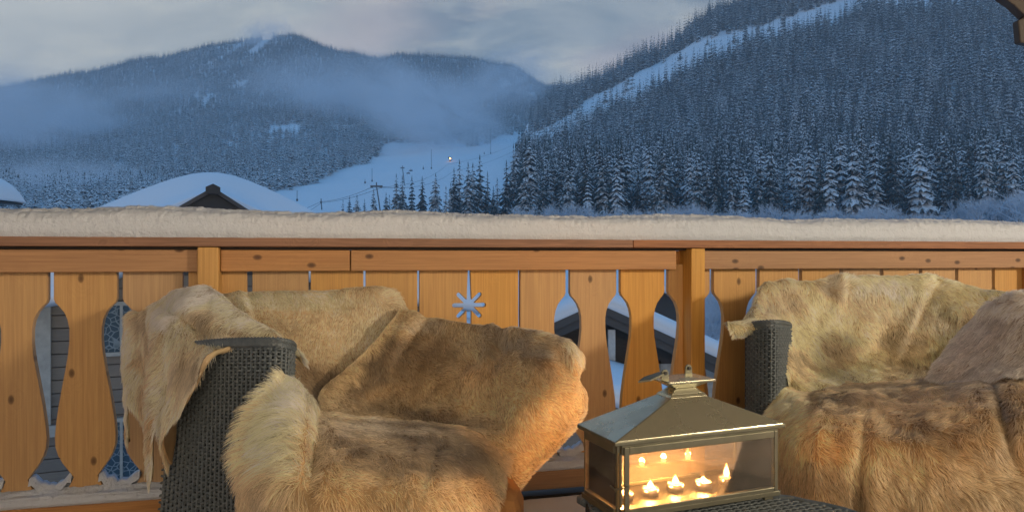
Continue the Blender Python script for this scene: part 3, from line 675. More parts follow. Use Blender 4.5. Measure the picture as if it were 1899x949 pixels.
# own roof above and behind the camera, its bracket showing at the upper right
RO = empty('roof_overhang', (0, 0, 0), label='dark timber end of the roof overhang at the upper right corner', cat='roof')
m = MB(); m.box(-6.5, 6.5, -2.6, 4.05, 2.95, 3.05); m.build('soffit', M['oldwood'], RO)
def outline(name, pts, y, dep, mat):
    w_ = [W(u, v, y) for u, v in pts]; m = MB(); m.prism([(p.x, p.z) for p in w_], y, y+dep); return m.build(name, mat, RO, bevel=.006)
outline('rafter', [(1858, -6), (1880, 9), (1902, 30), (1970, 34), (2090, -60), (1910, -90)], 3.62, .06, M['beam'])
outline('bracket', [(1888, 38), (1902, 30.5), (1990, 34.5), (1990, 105), (1930, 86), (1892, 79)], 3.625, .045, M['beam'])
m = MB(); p = W(1960, 0, 3.7); m.box(p.x-.02, p.x+.2, 3.6, 3.8, -.2, 3.0); m.build('corner_post', M['beam'], RO)
HW = MB(); HW.box(-6.5, 4.2, -2.75, -2.6, -.3, 2.95); hwall = HW.build('house_wall', M['plaster']); tag(hwall, kind='structure')
mm, n = material('warm_fill_panel'); n.surf(n.n('ShaderNodeEmission', Color=(1.0, .77, .53), Strength=3.5)); M['fillpanel'] = mm
m = MB(); m.box(-2.0, 3.0, -2.598, -2.57, .85, 2.8); m.build('window', M['fillpanel'], hwall)  # unseen glowing window shape, added as soft warm fill for the balcony
m = MB(); m.box(-2.1, -2.001, -2.598, -2.54, .75, 2.9); m.box(3.001, 3.1, -2.598, -2.54, .75, 2.9); m.box(.45, .55, -2.569, -2.53, .85, 2.8); m.build('fill_panel_frame', M['rail'], hwall)  # frame around the added fill panel

# ------------------------------------------------------------------ wicker
def wicker_mat():
    m, n = material('wicker'); co = n.n('ShaderNodeTexCoord').outputs['Object']
    c = n.mix(n.noise(co, 45, 3), (0.046, 0.064, 0.076), (0.145, 0.176, 0.200))
    b = n.n('ShaderNodeBsdfPrincipled', Base_Color=c, Roughness=0.42)
    n.surf(b); return m
M['wicker'] = wicker_mat(); M['core'] = simple('wicker_core', (0.012, 0.012, 0.012), .9)
M['cushion'] = simple('cushion_cloth', (0.40, 0.20, 0.07), .9, bump=.3, bscale=300)
def weave(path_t, path_b, parent, col_w=.0150, row_h=.0090, r=.0032, name='weave', braid=True, braid_from=0.0):
    """path_t/path_b: matching polylines (top, bottom). Strands run along them, over and under upright stakes."""
    T = np.array([tuple(p) for p in path_t]); Bm = np.array([tuple(p) for p in path_b])
    seg = np.linalg.norm(np.diff(T, axis=0), axis=1); L = np.r_[0, np.cumsum(seg)]
    nc = max(3, int(L[-1]/col_w)); per = 4; q = np.linspace(0, L[-1], nc*per+1)
    def along(A, qq): return np.stack([np.interp(qq, L, A[:, i]) for i in range(3)], 1)
    Tq, Bq = along(T, q), along(Bm, q); tg = np.gradient((Tq+Bq)/2, axis=0); tg[:, 2] = 0; tg /= np.linalg.norm(tg, axis=1)[:, None]
    nm = np.stack([tg[:, 1], -tg[:, 0], 0*tg[:, 0]], 1)
    rows = int(np.linalg.norm(T[0]-Bm[0])/row_h); m = MB(); ph = np.arange(nc*per+1)/per*pi
    V = []; Fc = []; base = 0; n_ = len(q)
    for i in range(rows):
        t = (i+.5)/rows; C = Tq*(1-t)+Bq*t+nm*(.0042*np.cos(ph+pi*(i % 2)))[:, None]
        C[:, 2] += .0009*np.sin(ph*2+i*1.7)+rng.normal(0, .0004)
        up = np.array((0, 0, r*1.15)); ring = np.stack([C+up, C+nm*r, C-up, C-nm*r], 1).reshape(-1, 3); V.append(ring)
        a = base+np.arange(n_-1)*4
        for j in range(4): Fc.append(np.stack([a+j, a+(j+1) % 4, a+4+(j+1) % 4, a+4+j], 1))
        base += len(ring)
    o = mesh(name, np.concatenate(V).tolist(), np.concatenate(Fc).tolist(), M['wicker'], parent, smooth=True); o['kind'] = 'stuff'
    m = MB()
    for c in np.arange(.5, nc):
        a = along(T, np.array([c/nc*L[-1]]))[0]; b = along(Bm, np.array([c/nc*L[-1]]))[0]; m.tube([a, b], .0042, 5)
    o = m.build('stakes', M['wicker'], parent); o['kind'] = 'stuff'
    if braid:
        m = MB(); step = .011; qs = np.arange(braid_from, L[-1]-.03, step); up = Vector((0, 0, 1))
        for i, s_ in enumerate(qs):
            for side in (0, 1):
                a, b, c = (Vector(x) for x in along(T, np.array([s_, s_+.016, s_+.034])))
                nn = Vector(along(nm, np.array([s_+.016]))[0]) if False else Vector(nm[min(int((s_+.016)/L[-1]*(n_-1)), n_-1)])
                z0, z1 = (.001, .013) if side == 0 else (.024, .013)
                m.tube([a+up*z0+nn*.001, b+up*((z0+z1)/2)+nn*.005, c+up*z1+nn*.003], .0042, 5)
        m.build('braid', M['wicker'], parent)['kind'] = 'stuff'
def wp(u, v, y): return W(u, v, y)
def at_z(u, z, y): return Vector(((u-CU)/F*y, y, z))
def smooth_path(pts, n=6):
    out = []; P_ = [pts[0]]+list(pts)+[pts[-1]]
    for i in range(1, len(P_)-2):
        for j in range(n):
            t = j/n; p0, p1, p2, p3 = P_[i-1:i+3]
            out.append(.5*((2*p1)+(p2-p0)*t+(2*p0-5*p1+4*p2-p3)*t*t+(3*p1-p0-3*p2+p3)*t**3))
    return out+[pts[-1]]
def wall(parent, name, a, b, z0, z1, thick, mat, lean=(0, 0)):
    a, b = Vector((*a, 0)), Vector((*b, 0)); d = (b-a).normalized(); n_ = Vector((-d.y, d.x, 0))*thick/2; l = Vector((*lean, 0))
    m = MB(); m.hexa([a-n_+Vector((0,0,z0)), b-n_+Vector((0,0,z0)), b+n_+Vector((0,0,z0)), a+n_+Vector((0,0,z0))],
                     [a-n_+l+Vector((0,0,z1)), b-n_+l+Vector((0,0,z1)), b+n_+l+Vector((0,0,z1)), a+n_+l+Vector((0,0,z1))])
    return m.build(name, mat, parent, bevel=.03)
def prism_part(parent, name, poly, z0, z1, mat, bevel=.03):
    m = MB(); m.prism(poly, z0, z1, 'z'); return m.build(name, mat, parent, bevel=bevel)

# left armchair
LC = empty('wicker_armchair', (0, 0, 0), label='dark wicker armchair on the left heaped with brown and cream reindeer hides', cat='armchair')
tp = smooth_path([wp(322, 653, 2.02), wp(410, 645, 1.925), wp(500, 643, 1.865), wp(526, 645, 1.875), wp(541, 649, 1.92), wp(546, 654, 1.99)])
bt = smooth_path([at_z(280, .03, 1.97), at_z(400, .03, 1.85), at_z(480, .03, 1.79), at_z(505, .03, 1.80), at_z(520, .03, 1.85), at_z(525, .03, 1.92)])
weave(tp, bt, LC, braid_from=.10)
def inner_body(parent, tp, bt, back_t, back_b, name='arm'):
    nt = len(tp); c = sum((Vector(p) for p in tp), Vector())/nt
    def inset(P_, z): return [Vector((p.x, p.y+.008, z(p))) for p in P_]
    top = inset(tp, lambda p: p.z-.004)+[Vector(p) for p in back_t]; bot = inset(bt, lambda p: p.z)+[Vector(p) for p in back_b]
    n = len(top); m = MB(); m.add(bot+top, [tuple(range(n)), tuple(range(2*n-1, n-1, -1))]+[(i, i+n, (i+1) % n+n, (i+1) % n) for i in range(n)])
    return m.build(name, M['core'], parent)
inner_body(LC, tp, bt, [(-.86, 2.32, .74), (-1.04, 2.28, .74)], [(-.86, 2.3, .03), (-1.10, 2.25, .03)])
wall(LC, 'backrest', (-1.02, 2.37), (-.42, 2.53), .05, .80, .09, M['core'])
wall(LC, 'arm', (-.36, 2.46), (-.05, 2.04), .05, .70, .09, M['core'], lean=(.08, .02))
prism_part(LC, 'seat', [(-.60, 1.78), (-.10, 1.78), (-.04, 2.02), (-.36, 2.40), (-.95, 2.26), (-.66, 1.98)], .06, .40, M['core'])
prism_part(LC, 'cushion', [(-.50, 1.69), (.018, 1.70), (.03, 1.80), (-.02, 2.0), (-.36, 2.38), (-.90, 2.22), (-.62, 1.93)], .33, .435, M['cushion'], .035)
prism_part(LC, 'cushion', [(-.46, 1.66), (-.17, 1.70), (-.12, 1.95), (-.36, 2.33), (-.86, 2.18), (-.58, 1.90)], .436, .49, M['cushion'], .02)
# right armchair
RC = empty('wicker_armchair', (0, 0, 0), label='dark wicker armchair on the right behind the lantern covered in shaggy hides', cat='armchair')
tp = smooth_path([wp(1385, 612, 2.50), wp(1400, 609, 2.44), wp(1420, 607, 2.40), wp(1437, 607, 2.39), wp(1452, 608, 2.44), wp(1466, 611, 2.54)])
bt = smooth_path([Vector((p.x*.99, p.y-.01, .03)) for p in (tp[0], tp[6], tp[12], tp[18], tp[24], tp[30])])
weave(tp, bt, RC)
inner_body(RC, tp, bt, [(1.06, 2.80, .75), (.93, 2.80, .75)], [(1.06, 2.80, .03), (.93, 2.80, .03)])
wall(RC, 'backrest', (1.06, 2.90), (1.95, 3.06), .05, .84, .08, M['core'])
wall(RC, 'arm', (1.95, 3.0), (1.98, 2.25), .05, .74, .10, M['core'])
prism_part(RC, 'seat', [(.93, 2.28), (1.2, 2.14), (1.9, 2.1), (1.92, 2.95), (1.05, 2.80)], .06, .40, M['core'])
prism_part(RC, 'cushion', [(.95, 2.27), (1.2, 2.13), (1.88, 2.08), (1.90, 2.92), (1.06, 2.78)], .402, .48, M['cushion'])

# wicker table under the lantern
TB_ = empty('wicker_table', (0, 0, 0), label='low dark wicker table under the candle lantern', cat='table')
tpoly = [(.175, 1.05), (.172, 1.655), (.205, 1.695), (.60, 1.69), (.70, 1.645), (.757, 1.597), (.782, 1.55), (.79, 1.05)]
prism_part(TB_, 'top', tpoly, .40, .440, M['core'], .01); prism_part(TB_, 'base', [(.21, 1.1), (.21, 1.62), (.60, 1.64), (.72, 1.55), (.72, 1.1)], .02, .398, M['core'], .01)
m_ = MB(); Vv = []
for i, y in enumerate(np.arange(1.40, 1.70, .0085)):
    xs_ = np.arange(.178, .79, .006)
    def inside(x): 
        j = False; k0 = len(tpoly)-1
        for k1 in range(len(tpoly)):
            (xa, ya), (xb, yb) = tpoly[k1], tpoly[k0]
            if (ya > y) != (yb > y) and x < (xb-xa)*(y-ya)/(yb-ya)+xa: j = not j
            k0 = k1
        return j
    xs_ = [x for x in xs_ if inside(x)]
    if len(xs_) > 3: m_.tube([(x, y, .441+.0032*cos(x/.019*pi+pi*(i % 2))) for x in xs_], .0038, 4)
m_.build('weave', M['wicker'], TB_, smooth=True)['kind'] = 'stuff'
m_ = MB(); rp = [Vector((x, y, .438)) for x, y in tpoly[1:7]]; rp = smooth_path(rp, 8); m_.tube(rp, .011, 6); m_.build('rim', M['wicker'], TB_, smooth=True)

# ------------------------------------------------------------------ reindeer hides: draped skins with real hair
def hair_mat():
    m, n = material('reindeer_hair'); at = n.n('ShaderNodeAttribute', dict(attribute_name='coat')).outputs['Color']
    it = n.n('ShaderNodeHairInfo').outputs['Intercept']
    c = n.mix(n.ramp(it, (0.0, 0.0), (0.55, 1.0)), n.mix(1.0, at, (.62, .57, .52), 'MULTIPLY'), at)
    h = n.n('ShaderNodeBsdfHairPrincipled', dict(parametrization='COLOR'), Color=c, Roughness=.42)
    h.inputs['Radial Roughness'].default_value = .55
    d = n.n('ShaderNodeBsdfPrincipled', Base_Color=c, Roughness=.6)
    n.surf(n.n('ShaderNodeMixShader', i0=0.45, i1=h, i2=d)); return m
M['hair'] = hair_mat()
def skin_mat():
    m, n = material('reindeer_skin'); at = n.n('ShaderNodeAttribute', dict(attribute_name='coat')).outputs['Color']
    geo = n.n('ShaderNodeNewGeometry')
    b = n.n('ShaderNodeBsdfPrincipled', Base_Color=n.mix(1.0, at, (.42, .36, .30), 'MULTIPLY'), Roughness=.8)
    n.surf(b); return m
M['skin'] = skin_mat()
S.cycles_curves.shape = 'RIBBONS' if hasattr(S, 'cycles_curves') else 'RIBBONS'

def catmull(Q, n, axis):
    Q = np.moveaxis(np.asarray(Q, float), axis, 0); P_ = np.concatenate([2*Q[:1]-Q[1:2], Q, 2*Q[-1:]-Q[-2:-1]])
    t = np.linspace(0, len(Q)-1, n); i = np.minimum(t.astype(int), len(Q)-2); f = (t-i).reshape((-1,)+(1,)*(Q.ndim-1))
    p0, p1, p2, p3 = P_[i], P_[i+1], P_[i+2], P_[i+3]
    r = .5*(2*p1+(p2-p0)*f+(2*p0-5*p1+4*p2-p3)*f**2+(3*p1-p0-3*p2+p3)*f**3)
    return np.moveaxis(r, 0, axis)
CREAM, TAN, BROWN, DARK, GREY = (np.array(c) for c in ((.66,.56,.40), (.44,.325,.185), (.25,.165,.085), (.085,.06,.038), (.36,.32,.27)))
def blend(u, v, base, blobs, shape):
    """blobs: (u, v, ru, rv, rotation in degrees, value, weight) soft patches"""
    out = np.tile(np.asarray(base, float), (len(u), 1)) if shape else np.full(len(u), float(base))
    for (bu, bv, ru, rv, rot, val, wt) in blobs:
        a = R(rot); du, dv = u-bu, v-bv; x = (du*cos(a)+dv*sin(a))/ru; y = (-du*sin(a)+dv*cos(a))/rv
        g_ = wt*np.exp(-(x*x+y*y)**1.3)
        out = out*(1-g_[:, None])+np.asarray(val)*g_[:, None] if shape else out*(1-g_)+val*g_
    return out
def hide(label, cols, coat, patches, length=.022, longer=(), flow=(0.1, 1.0), swirls=(), density=62000, wrinkle=.010, lift=.45, seed=1, clump=.55, nu=90, nv=70, folds=(), rad=.00062, wscale=1.0):
    G = np.array([[tuple(wp(*p)) for p in c] for c in cols])            # [col][row] world points
    Pf = catmull(catmull(G, nu, 0), nv, 1)
    def normals(Pf):
        du = np.gradient(Pf, axis=0); dv = np.gradient(Pf, axis=1); nn = np.cross(du, dv); nn /= np.linalg.norm(nn, axis=2)[..., None]+1e-9
        c = np.array((0, 0, EYE))-Pf
        return nn*(1 if (nn*c).sum() > 0 else -1), du, dv
    nn, du, dv = normals(Pf); fl = Pf.reshape(-1, 3)
    disp = (fbm(fl*7*wscale+seed*3.1, 3, seed)-.5)*2*wrinkle+(fbm(fl*np.array((26, 26, 14))*wscale+seed, 2, seed+5)-.5)*wrinkle*.7
    uu, vv = CU+F*fl[:, 0]/fl[:, 1], CV-F*(fl[:, 2]-EYE)/fl[:, 1]
    for (bu, bv, ru, rv, rot, amt) in folds:
        a = R(rot); x_ = ((uu-bu)*cos(a)+(vv-bv)*sin(a))/ru; y_ = (-(uu-bu)*sin(a)+(vv-bv)*cos(a))/rv
        disp += amt*np.exp(-x_**2)*np.exp(-y_**2)
    Pf = Pf+nn*disp.reshape(nu, nv)[..., None]; nn, du, dv = normals(Pf); fl = Pf.reshape(-1, 3)
    root = empty('reindeer_hide', tuple(fl.mean(0)), label=label, cat='hide'); org = fl.mean(0)
    uu, vv = CU+F*fl[:, 0]/fl[:, 1], CV-F*(fl[:, 2]-EYE)/fl[:, 1]
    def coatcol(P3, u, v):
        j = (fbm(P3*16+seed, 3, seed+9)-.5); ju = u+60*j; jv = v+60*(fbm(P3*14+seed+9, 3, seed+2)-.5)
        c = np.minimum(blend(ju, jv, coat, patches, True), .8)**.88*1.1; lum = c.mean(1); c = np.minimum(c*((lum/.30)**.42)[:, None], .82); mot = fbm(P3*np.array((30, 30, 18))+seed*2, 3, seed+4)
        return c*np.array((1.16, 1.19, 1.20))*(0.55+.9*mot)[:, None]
    cc = coatcol(fl, uu, vv)
    f = [(i*nv+j, i*nv+j+1, (i+1)*nv+j+1, (i+1)*nv+j) for i in range(nu-1) for j in range(nv-1)]
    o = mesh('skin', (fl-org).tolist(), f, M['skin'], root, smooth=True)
    at = o.data.color_attributes.new('coat', 'FLOAT_COLOR', 'POINT'); at.data.foreach_set('color', np.c_[cc, np.ones(len(cc))].astype(np.float32).ravel())
    flip = np.cross(du, dv); sgn = 1 if (flip*nn).sum() > 0 else -1
    sm = o.modifiers.new('thick', 'SOLIDIFY'); sm.thickness = .005; sm.offset = 1 if sgn > 0 else -1
    # hair roots spread evenly over the area
    A = np.linalg.norm(np.cross(du, dv), axis=2)[:-1, :-1].ravel(); tot = A.sum(); n = int(tot*density)
    cell = rng.choice(len(A), n, p=A/tot); ci, cj = cell//(nv-1), cell % (nv-1); a, b = rng.random(n), rng.random(n)
    dens_b = 2600; per = []
    for ii, jj, aa, bb, Q in ((None, nv-2, None, .97, Pf[:, -1]), (0, None, .03, None, Pf[0]), (nu-2, None, .97, None, Pf[-1]), (None, 0, None, .03, Pf[:, 0])):
        sl_ = np.linalg.norm(np.diff(Q, axis=0), axis=1); m_b = int(sl_.sum()*dens_b); k_ = rng.choice(len(sl_), m_b, p=sl_/sl_.sum()); t_ = rng.random(m_b)
        per.append((k_ if ii is None else np.full(m_b, ii), k_ if jj is None else np.full(m_b, jj), t_ if aa is None else np.full(m_b, aa), t_ if bb is None else np.full(m_b, bb)))
    ci, cj, a, b = (np.concatenate([x]+[q[i_] for q in per]) for i_, x in enumerate((ci, cj, a, b))); nb = len(ci)-n; n = len(ci)
    out_v = np.concatenate([dv[q[0], q[1]] if k_ == 0 else -du[q[0], q[1]] if k_ == 1 else du[q[0], q[1]] if k_ == 2 else -dv[q[0], q[1]] for k_, q in enumerate(per)]); out_v /= np.linalg.norm(out_v, axis=1)[:, None]+1e-9
    def bil(Q): 
        return Q[ci, cj]*((1-a)*(1-b))[:, None]+Q[ci+1, cj]*(a*(1-b))[:, None]+Q[ci, cj+1]*((1-a)*b)[:, None]+Q[ci+1, cj+1]*(a*b)[:, None]
    P0 = bil(Pf); N0 = bil(nn); N0 /= np.linalg.norm(N0, axis=1)[:, None]
    u0, v0 = CU+F*P0[:, 0]/P0[:, 1], CV-F*(P0[:, 2]-EYE)/P0[:, 1]
    fx = blend(u0, v0, flow[0], [(s[0], s[1], s[2], s[3], 0, s[4], s[6]) for s in swirls], False); fy = blend(u0, v0, flow[1], [(s[0], s[1], s[2], s[3], 0, s[5], s[6]) for s in swirls], False)
    ang = (fbm(P0*9+seed, 2, seed+12)-.5)*2.4+(vnoise(P0*55, seed+8)-.5)*1.0+rng.normal(0, .12, n)
    dx, dy = fx*np.cos(ang)-fy*np.sin(ang), fx*np.sin(ang)+fy*np.cos(ang)
    D = np.stack([dx, .0*dx, -dy], 1); D -= N0*(D*N0).sum(1)[:, None]; D /= np.linalg.norm(D, axis=1)[:, None]+1e-6; D[-nb:] = D[-nb:]*.7+out_v*rng.uniform(.3, .9, (nb, 1)); D /= np.linalg.norm(D, axis=1)[:, None]+1e-6
    L = blend(u0, v0, length, [(x[0], x[1], x[2], x[3], x[4], x[5], 1.0) for x in longer], False)*rng.uniform(.6, 1.2, n)
    rel = np.clip(L/.03, .5, 2.2); lf = lift*rng.uniform(.6, 1.4, n)
    K = 6; ts = np.linspace(0, 1, K)
    pts = np.empty((n, K, 3))
    for q, t in enumerate(ts):
        w_ = lf*(1-t*.55); dirv = D*t+N0*(w_*t)[:, None]; pts[:, q] = P0+dirv*L[:, None]; pts[:, q, 2] -= .10*L*t*t*rel
    key = (np.floor(P0/(.010+.004*rel[:, None]))).astype(int); key = key[:, 0]*73856093 ^ key[:, 1]*19349663 ^ key[:, 2]*83492791
    _, inv, cnt = np.unique(key, return_inverse=True, return_counts=True); tipm = np.zeros((len(cnt), 3)); np.add.at(tipm, inv, pts[:, -1]); tipm /= cnt[:, None]
    cs = clump*rng.uniform(.4, 1.2, n)
    for q, t in enumerate(ts): pts[:, q] += (tipm[inv]-pts[:, -1])*(cs*t*t)[:, None] if q < K-1 else (tipm[inv]-pts[:, -1])*(cs)[:, None]
    hc = bpy.data.hair_curves.new('fur'); hc.add_curves([K]*n)
    hc.attributes['position'].data.foreach_set('vector', (pts-org).astype(np.float32).ravel())
    ra = hc.attributes.get('radius') or hc.attributes.new('radius', 'FLOAT', 'POINT')
    ra.data.foreach_set('value', np.tile(rad*np.array([1, 1, .9, .72, .5, .15]), n).astype(np.float32))
    hcol = coatcol(P0, u0, v0)*rng.normal(1, .16, (n, 1)).clip(.55, 1.5); hcol = np.clip(hcol+(rng.random((n, 1)) < .07)*.12, .01, .85)
    ca = hc.attributes.new('coat', 'FLOAT_COLOR', 'CURVE'); ca.data.foreach_set('color', np.c_[hcol, np.ones(n)].astype(np.float32).ravel())
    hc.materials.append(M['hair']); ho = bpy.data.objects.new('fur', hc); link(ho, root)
    return root

# --- left chair: light hide over the backrest
hide('pale tan hide covering the tall backrest of the left wicker armchair', [
    [(372,556,2.36),(385,548,2.31),(420,600,2.2),(470,660,2.06),(540,720,1.97),(590,780,1.93)],
    [(480,556,2.43),(480,541,2.38),(500,600,2.28),(540,670,2.2),(590,735,2.12),(640,790,2.05)],
    [(600,556,2.47),(600,541,2.42),(610,605,2.36),(625,670,2.3),(655,730,2.24),(690,790,2.12)],
    [(715,548,2.50),(716,537,2.45),(722,605,2.41),(727,670,2.35),(742,735,2.27),(762,795,2.13)],
    [(772,598,2.50),(768,585,2.46),(775,640,2.42),(785,690,2.36),(800,745,2.28),(815,800,2.14)]],
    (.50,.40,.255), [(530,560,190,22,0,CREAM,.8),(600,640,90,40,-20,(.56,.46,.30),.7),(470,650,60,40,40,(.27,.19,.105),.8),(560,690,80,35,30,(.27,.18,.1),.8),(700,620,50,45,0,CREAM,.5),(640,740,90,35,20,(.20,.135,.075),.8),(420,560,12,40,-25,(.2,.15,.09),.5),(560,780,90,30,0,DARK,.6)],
    length=.014, longer=[(722,545,26,26,0,.032),(500,545,200,12,0,.022)], flow=(.35,1), swirls=[(722,545,25,25,.8,-.5,.9)], wrinkle=.009, lift=.22, seed=3, density=85000,
    folds=[(458,585,12,60,-18,.012),(480,600,9,70,-24,-.010),(590,620,14,60,-28,.008),(660,600,14,60,-20,.008),(625,700,22,90,-60,-.012)])
# --- left chair: browner hide over the far arm, hanging from its end
hide('brown hide sagging over the right hand arm of the left armchair, its corner curling out', [
    [(742,572,2.42),(738,580,2.38),(690,640,2.30),(640,685,2.22),(595,725,2.10),(600,775,1.99)],
    [(795,598,2.44),(795,588,2.38),(770,640,2.30),(735,690,2.24),(700,740,2.16),(700,785,2.03)],
    [(850,608,2.36),(850,596,2.31),(840,645,2.25),(825,695,2.19),(810,745,2.12),(805,795,2.00)],
    [(910,618,2.28),(912,605,2.23),(905,652,2.16),(898,702,2.11),(890,752,2.05),(885,800,1.95)],
    [(985,626,2.12),(990,614,2.06),(985,660,2.0),(980,715,1.95),(960,780,1.92),(925,850,1.87)],
    [(1045,640,2.04),(1048,626,2.0),(1062,670,1.93),(1060,730,1.91),(1030,800,1.91),(945,880,1.87)],
    [(1078,668,2.02),(1077,648,2.0),(1080,690,1.97),(1086,738,1.965),(1062,795,1.96),(950,918,1.90)]],
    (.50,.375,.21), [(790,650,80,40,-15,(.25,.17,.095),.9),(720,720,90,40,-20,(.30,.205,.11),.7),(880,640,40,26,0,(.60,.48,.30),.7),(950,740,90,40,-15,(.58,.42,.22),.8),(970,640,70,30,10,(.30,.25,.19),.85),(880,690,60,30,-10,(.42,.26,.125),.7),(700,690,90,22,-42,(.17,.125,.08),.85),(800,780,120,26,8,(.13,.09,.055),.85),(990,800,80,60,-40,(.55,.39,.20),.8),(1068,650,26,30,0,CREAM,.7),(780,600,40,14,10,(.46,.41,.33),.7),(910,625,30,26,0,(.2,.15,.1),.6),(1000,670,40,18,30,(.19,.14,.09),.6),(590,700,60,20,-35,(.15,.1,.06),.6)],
    length=.015, longer=[(985,635,80,30,0,.024),(1070,650,30,40,0,.026),(670,660,70,60,0,.026)], flow=(.5,.8), swirls=[(990,640,60,40,.9,.5,.8),(1000,800,90,80,.8,.4,.8)], wrinkle=.011, lift=.24, seed=8, density=85000,
    folds=[(745,620,14,50,35,.018),(765,622,10,60,35,-.012),(905,640,12,45,8,.014),(925,640,10,45,8,-.012),(1045,668,12,26,-35,-.016),(1010,668,30,10,12,.012),(860,705,60,24,-10,.014),(1085,700,14,22,0,-.012),(930,740,60,30,-25,-.010)])
# --- left chair: cream hide draped over the near back corner
hide('cream hide thrown over the near corner of the left armchair with long strips hanging down', [
    [(275,586,2.44),(262,580,2.42),(240,590,2.40),(232,640,2.37),(235,730,2.35),(242,818,2.34)],
    [(290,572,2.42),(281,567,2.39),(252,595,2.34),(246,650,2.315),(247,700,2.30),(249,735,2.295)],
    [(312,560,2.40),(298,556,2.36),(264,600,2.28),(257,680,2.25),(261,770,2.23),(268,872,2.22)],
    [(328,553,2.38),(314,546,2.325),(278,598,2.235),(269,680,2.165),(271,735,2.14),(274,772,2.13)],
    [(345,548,2.36),(330,538,2.29),(292,598,2.17),(281,690,2.06),(280,790,2.02),(283,892,2.00)],
    [(372,552,2.33),(351,536,2.26),(311,600,2.12),(296,690,2.01),(292,740,1.985),(291,785,1.975)],
    [(400,556,2.30),(372,537,2.23),(330,605,2.07),(311,690,1.97),(305,775,1.94),(297,862,1.92)],
    [(440,585,2.22),(415,556,2.15),(366,622,1.99),(343,680,1.925),(330,735,1.905),(316,795,1.895)],
    [(480,612,2.12),(455,588,2.05),(415,630,1.95),(387,655,1.89),(373,682,1.865),(358,718,1.85)],
    [(520,635,2.04),(503,614,1.98),(472,624,1.96),(446,632,1.93),(420,638,1.905),(392,650,1.88)],
    [(560,672,2.02),(551,650,1.97),(535,640,1.965),(522,637,1.95),(506,635,1.94),(490,635,1.935)]],
    (.60,.49,.33), [(330,570,90,25,-30,(.78,.71,.58),.9),(270,690,10,90,3,(.36,.25,.14),.7),(300,680,10,80,3,(.40,.29,.17),.6),(380,600,80,18,30,(.30,.23,.15),.7),(265,600,30,30,0,(.27,.20,.13),.8),(355,690,30,60,15,(.26,.20,.13),.75),(300,740,14,120,5,(.62,.53,.38),.8),(272,780,6,110,3,(.36,.23,.11),.8),(450,625,70,10,8,(.30,.24,.16),.7),(310,840,16,60,0,(.44,.30,.15),.7)],
    length=.028, longer=[(235,680,24,130,0,.034),(340,720,60,60,-30,.036),(320,560,80,30,0,.036),(290,850,20,60,0,.03),(440,648,80,10,0,.02)], flow=(-.35,1), swirls=[(250,640,40,120,-.7,.9,.8),(350,710,40,50,.5,1,.9),(460,640,70,12,.1,1,.9)], wrinkle=.010, lift=.34, seed=14, density=80000,
    folds=[(258,740,5,130,1,-.022),(301,800,5,110,3,-.02),(268,760,7,140,2,-.03),(286,790,8,120,2,.02),(296,800,6,110,3,-.028),(318,760,8,90,10,.016),(246,700,9,120,0,.018),(372,610,60,12,35,-.022),(345,575,60,14,-42,.02),(430,615,70,9,18,-.012)])
# --- left chair: seat hide with the fluffy tail end
hide('shaggy hide over the left armchair seat with a fluffy cream tail end', [
    [(535,702,1.86),(528,704,1.82),(486,760,1.72),(462,820,1.66),(450,890,1.60),(455,1000,1.57)],
    [(562,722,1.90),(558,716,1.86),(552,780,1.68),(535,850,1.58),(518,912,1.51),(512,1010,1.48)],
    [(612,772,2.02),(610,762,1.96),(608,800,1.74),(595,870,1.57),(582,930,1.49),(578,1020,1.46)],
    [(700,790,2.10),(700,776,2.04),(698,804,1.82),(688,862,1.61),(682,930,1.51),(682,1020,1.48)],
    [(800,800,2.09),(800,785,2.03),(798,812,1.83),(790,866,1.63),(786,930,1.53),(786,1020,1.49)],
    [(885,812,2.04),(885,800,1.99),(880,832,1.82),(868,880,1.67),(858,940,1.58),(856,1020,1.53)],
    [(948,850,1.94),(945,838,1.90),(932,872,1.78),(924,912,1.70),(912,960,1.63),(905,1020,1.6)]],
    (.46,.33,.175), [(520,800,75,95,10,(.66,.53,.33),.95),(560,720,40,40,0,(.68,.58,.40),.8),(655,830,70,28,35,(.16,.115,.07),.75),(700,790,110,18,5,(.48,.42,.33),.8),(800,830,110,40,12,(.13,.095,.06),.85),(880,870,30,50,20,(.15,.105,.06),.6),(640,900,70,50,0,(.52,.35,.17),.7),(840,910,70,40,0,(.55,.41,.22),.6),(490,910,50,60,0,(.40,.28,.15),.6),(585,850,14,80,5,(.33,.23,.12),.6)],
    length=.021, longer=[(505,800,75,110,0,.075),(540,715,50,40,0,.055),(760,830,190,40,0,.027)], flow=(.25,1), swirls=[(500,800,85,110,-1,.28,1.0),(540,712,45,35,-.3,-1,.95),(590,830,30,90,-.4,1,.7)], wrinkle=.011, lift=.34, seed=21, density=80000, clump=.65, rad=.00068,
    folds=[(585,830,14,90,8,-.02),(700,800,120,14,4,.012),(800,850,14,60,20,-.008)])
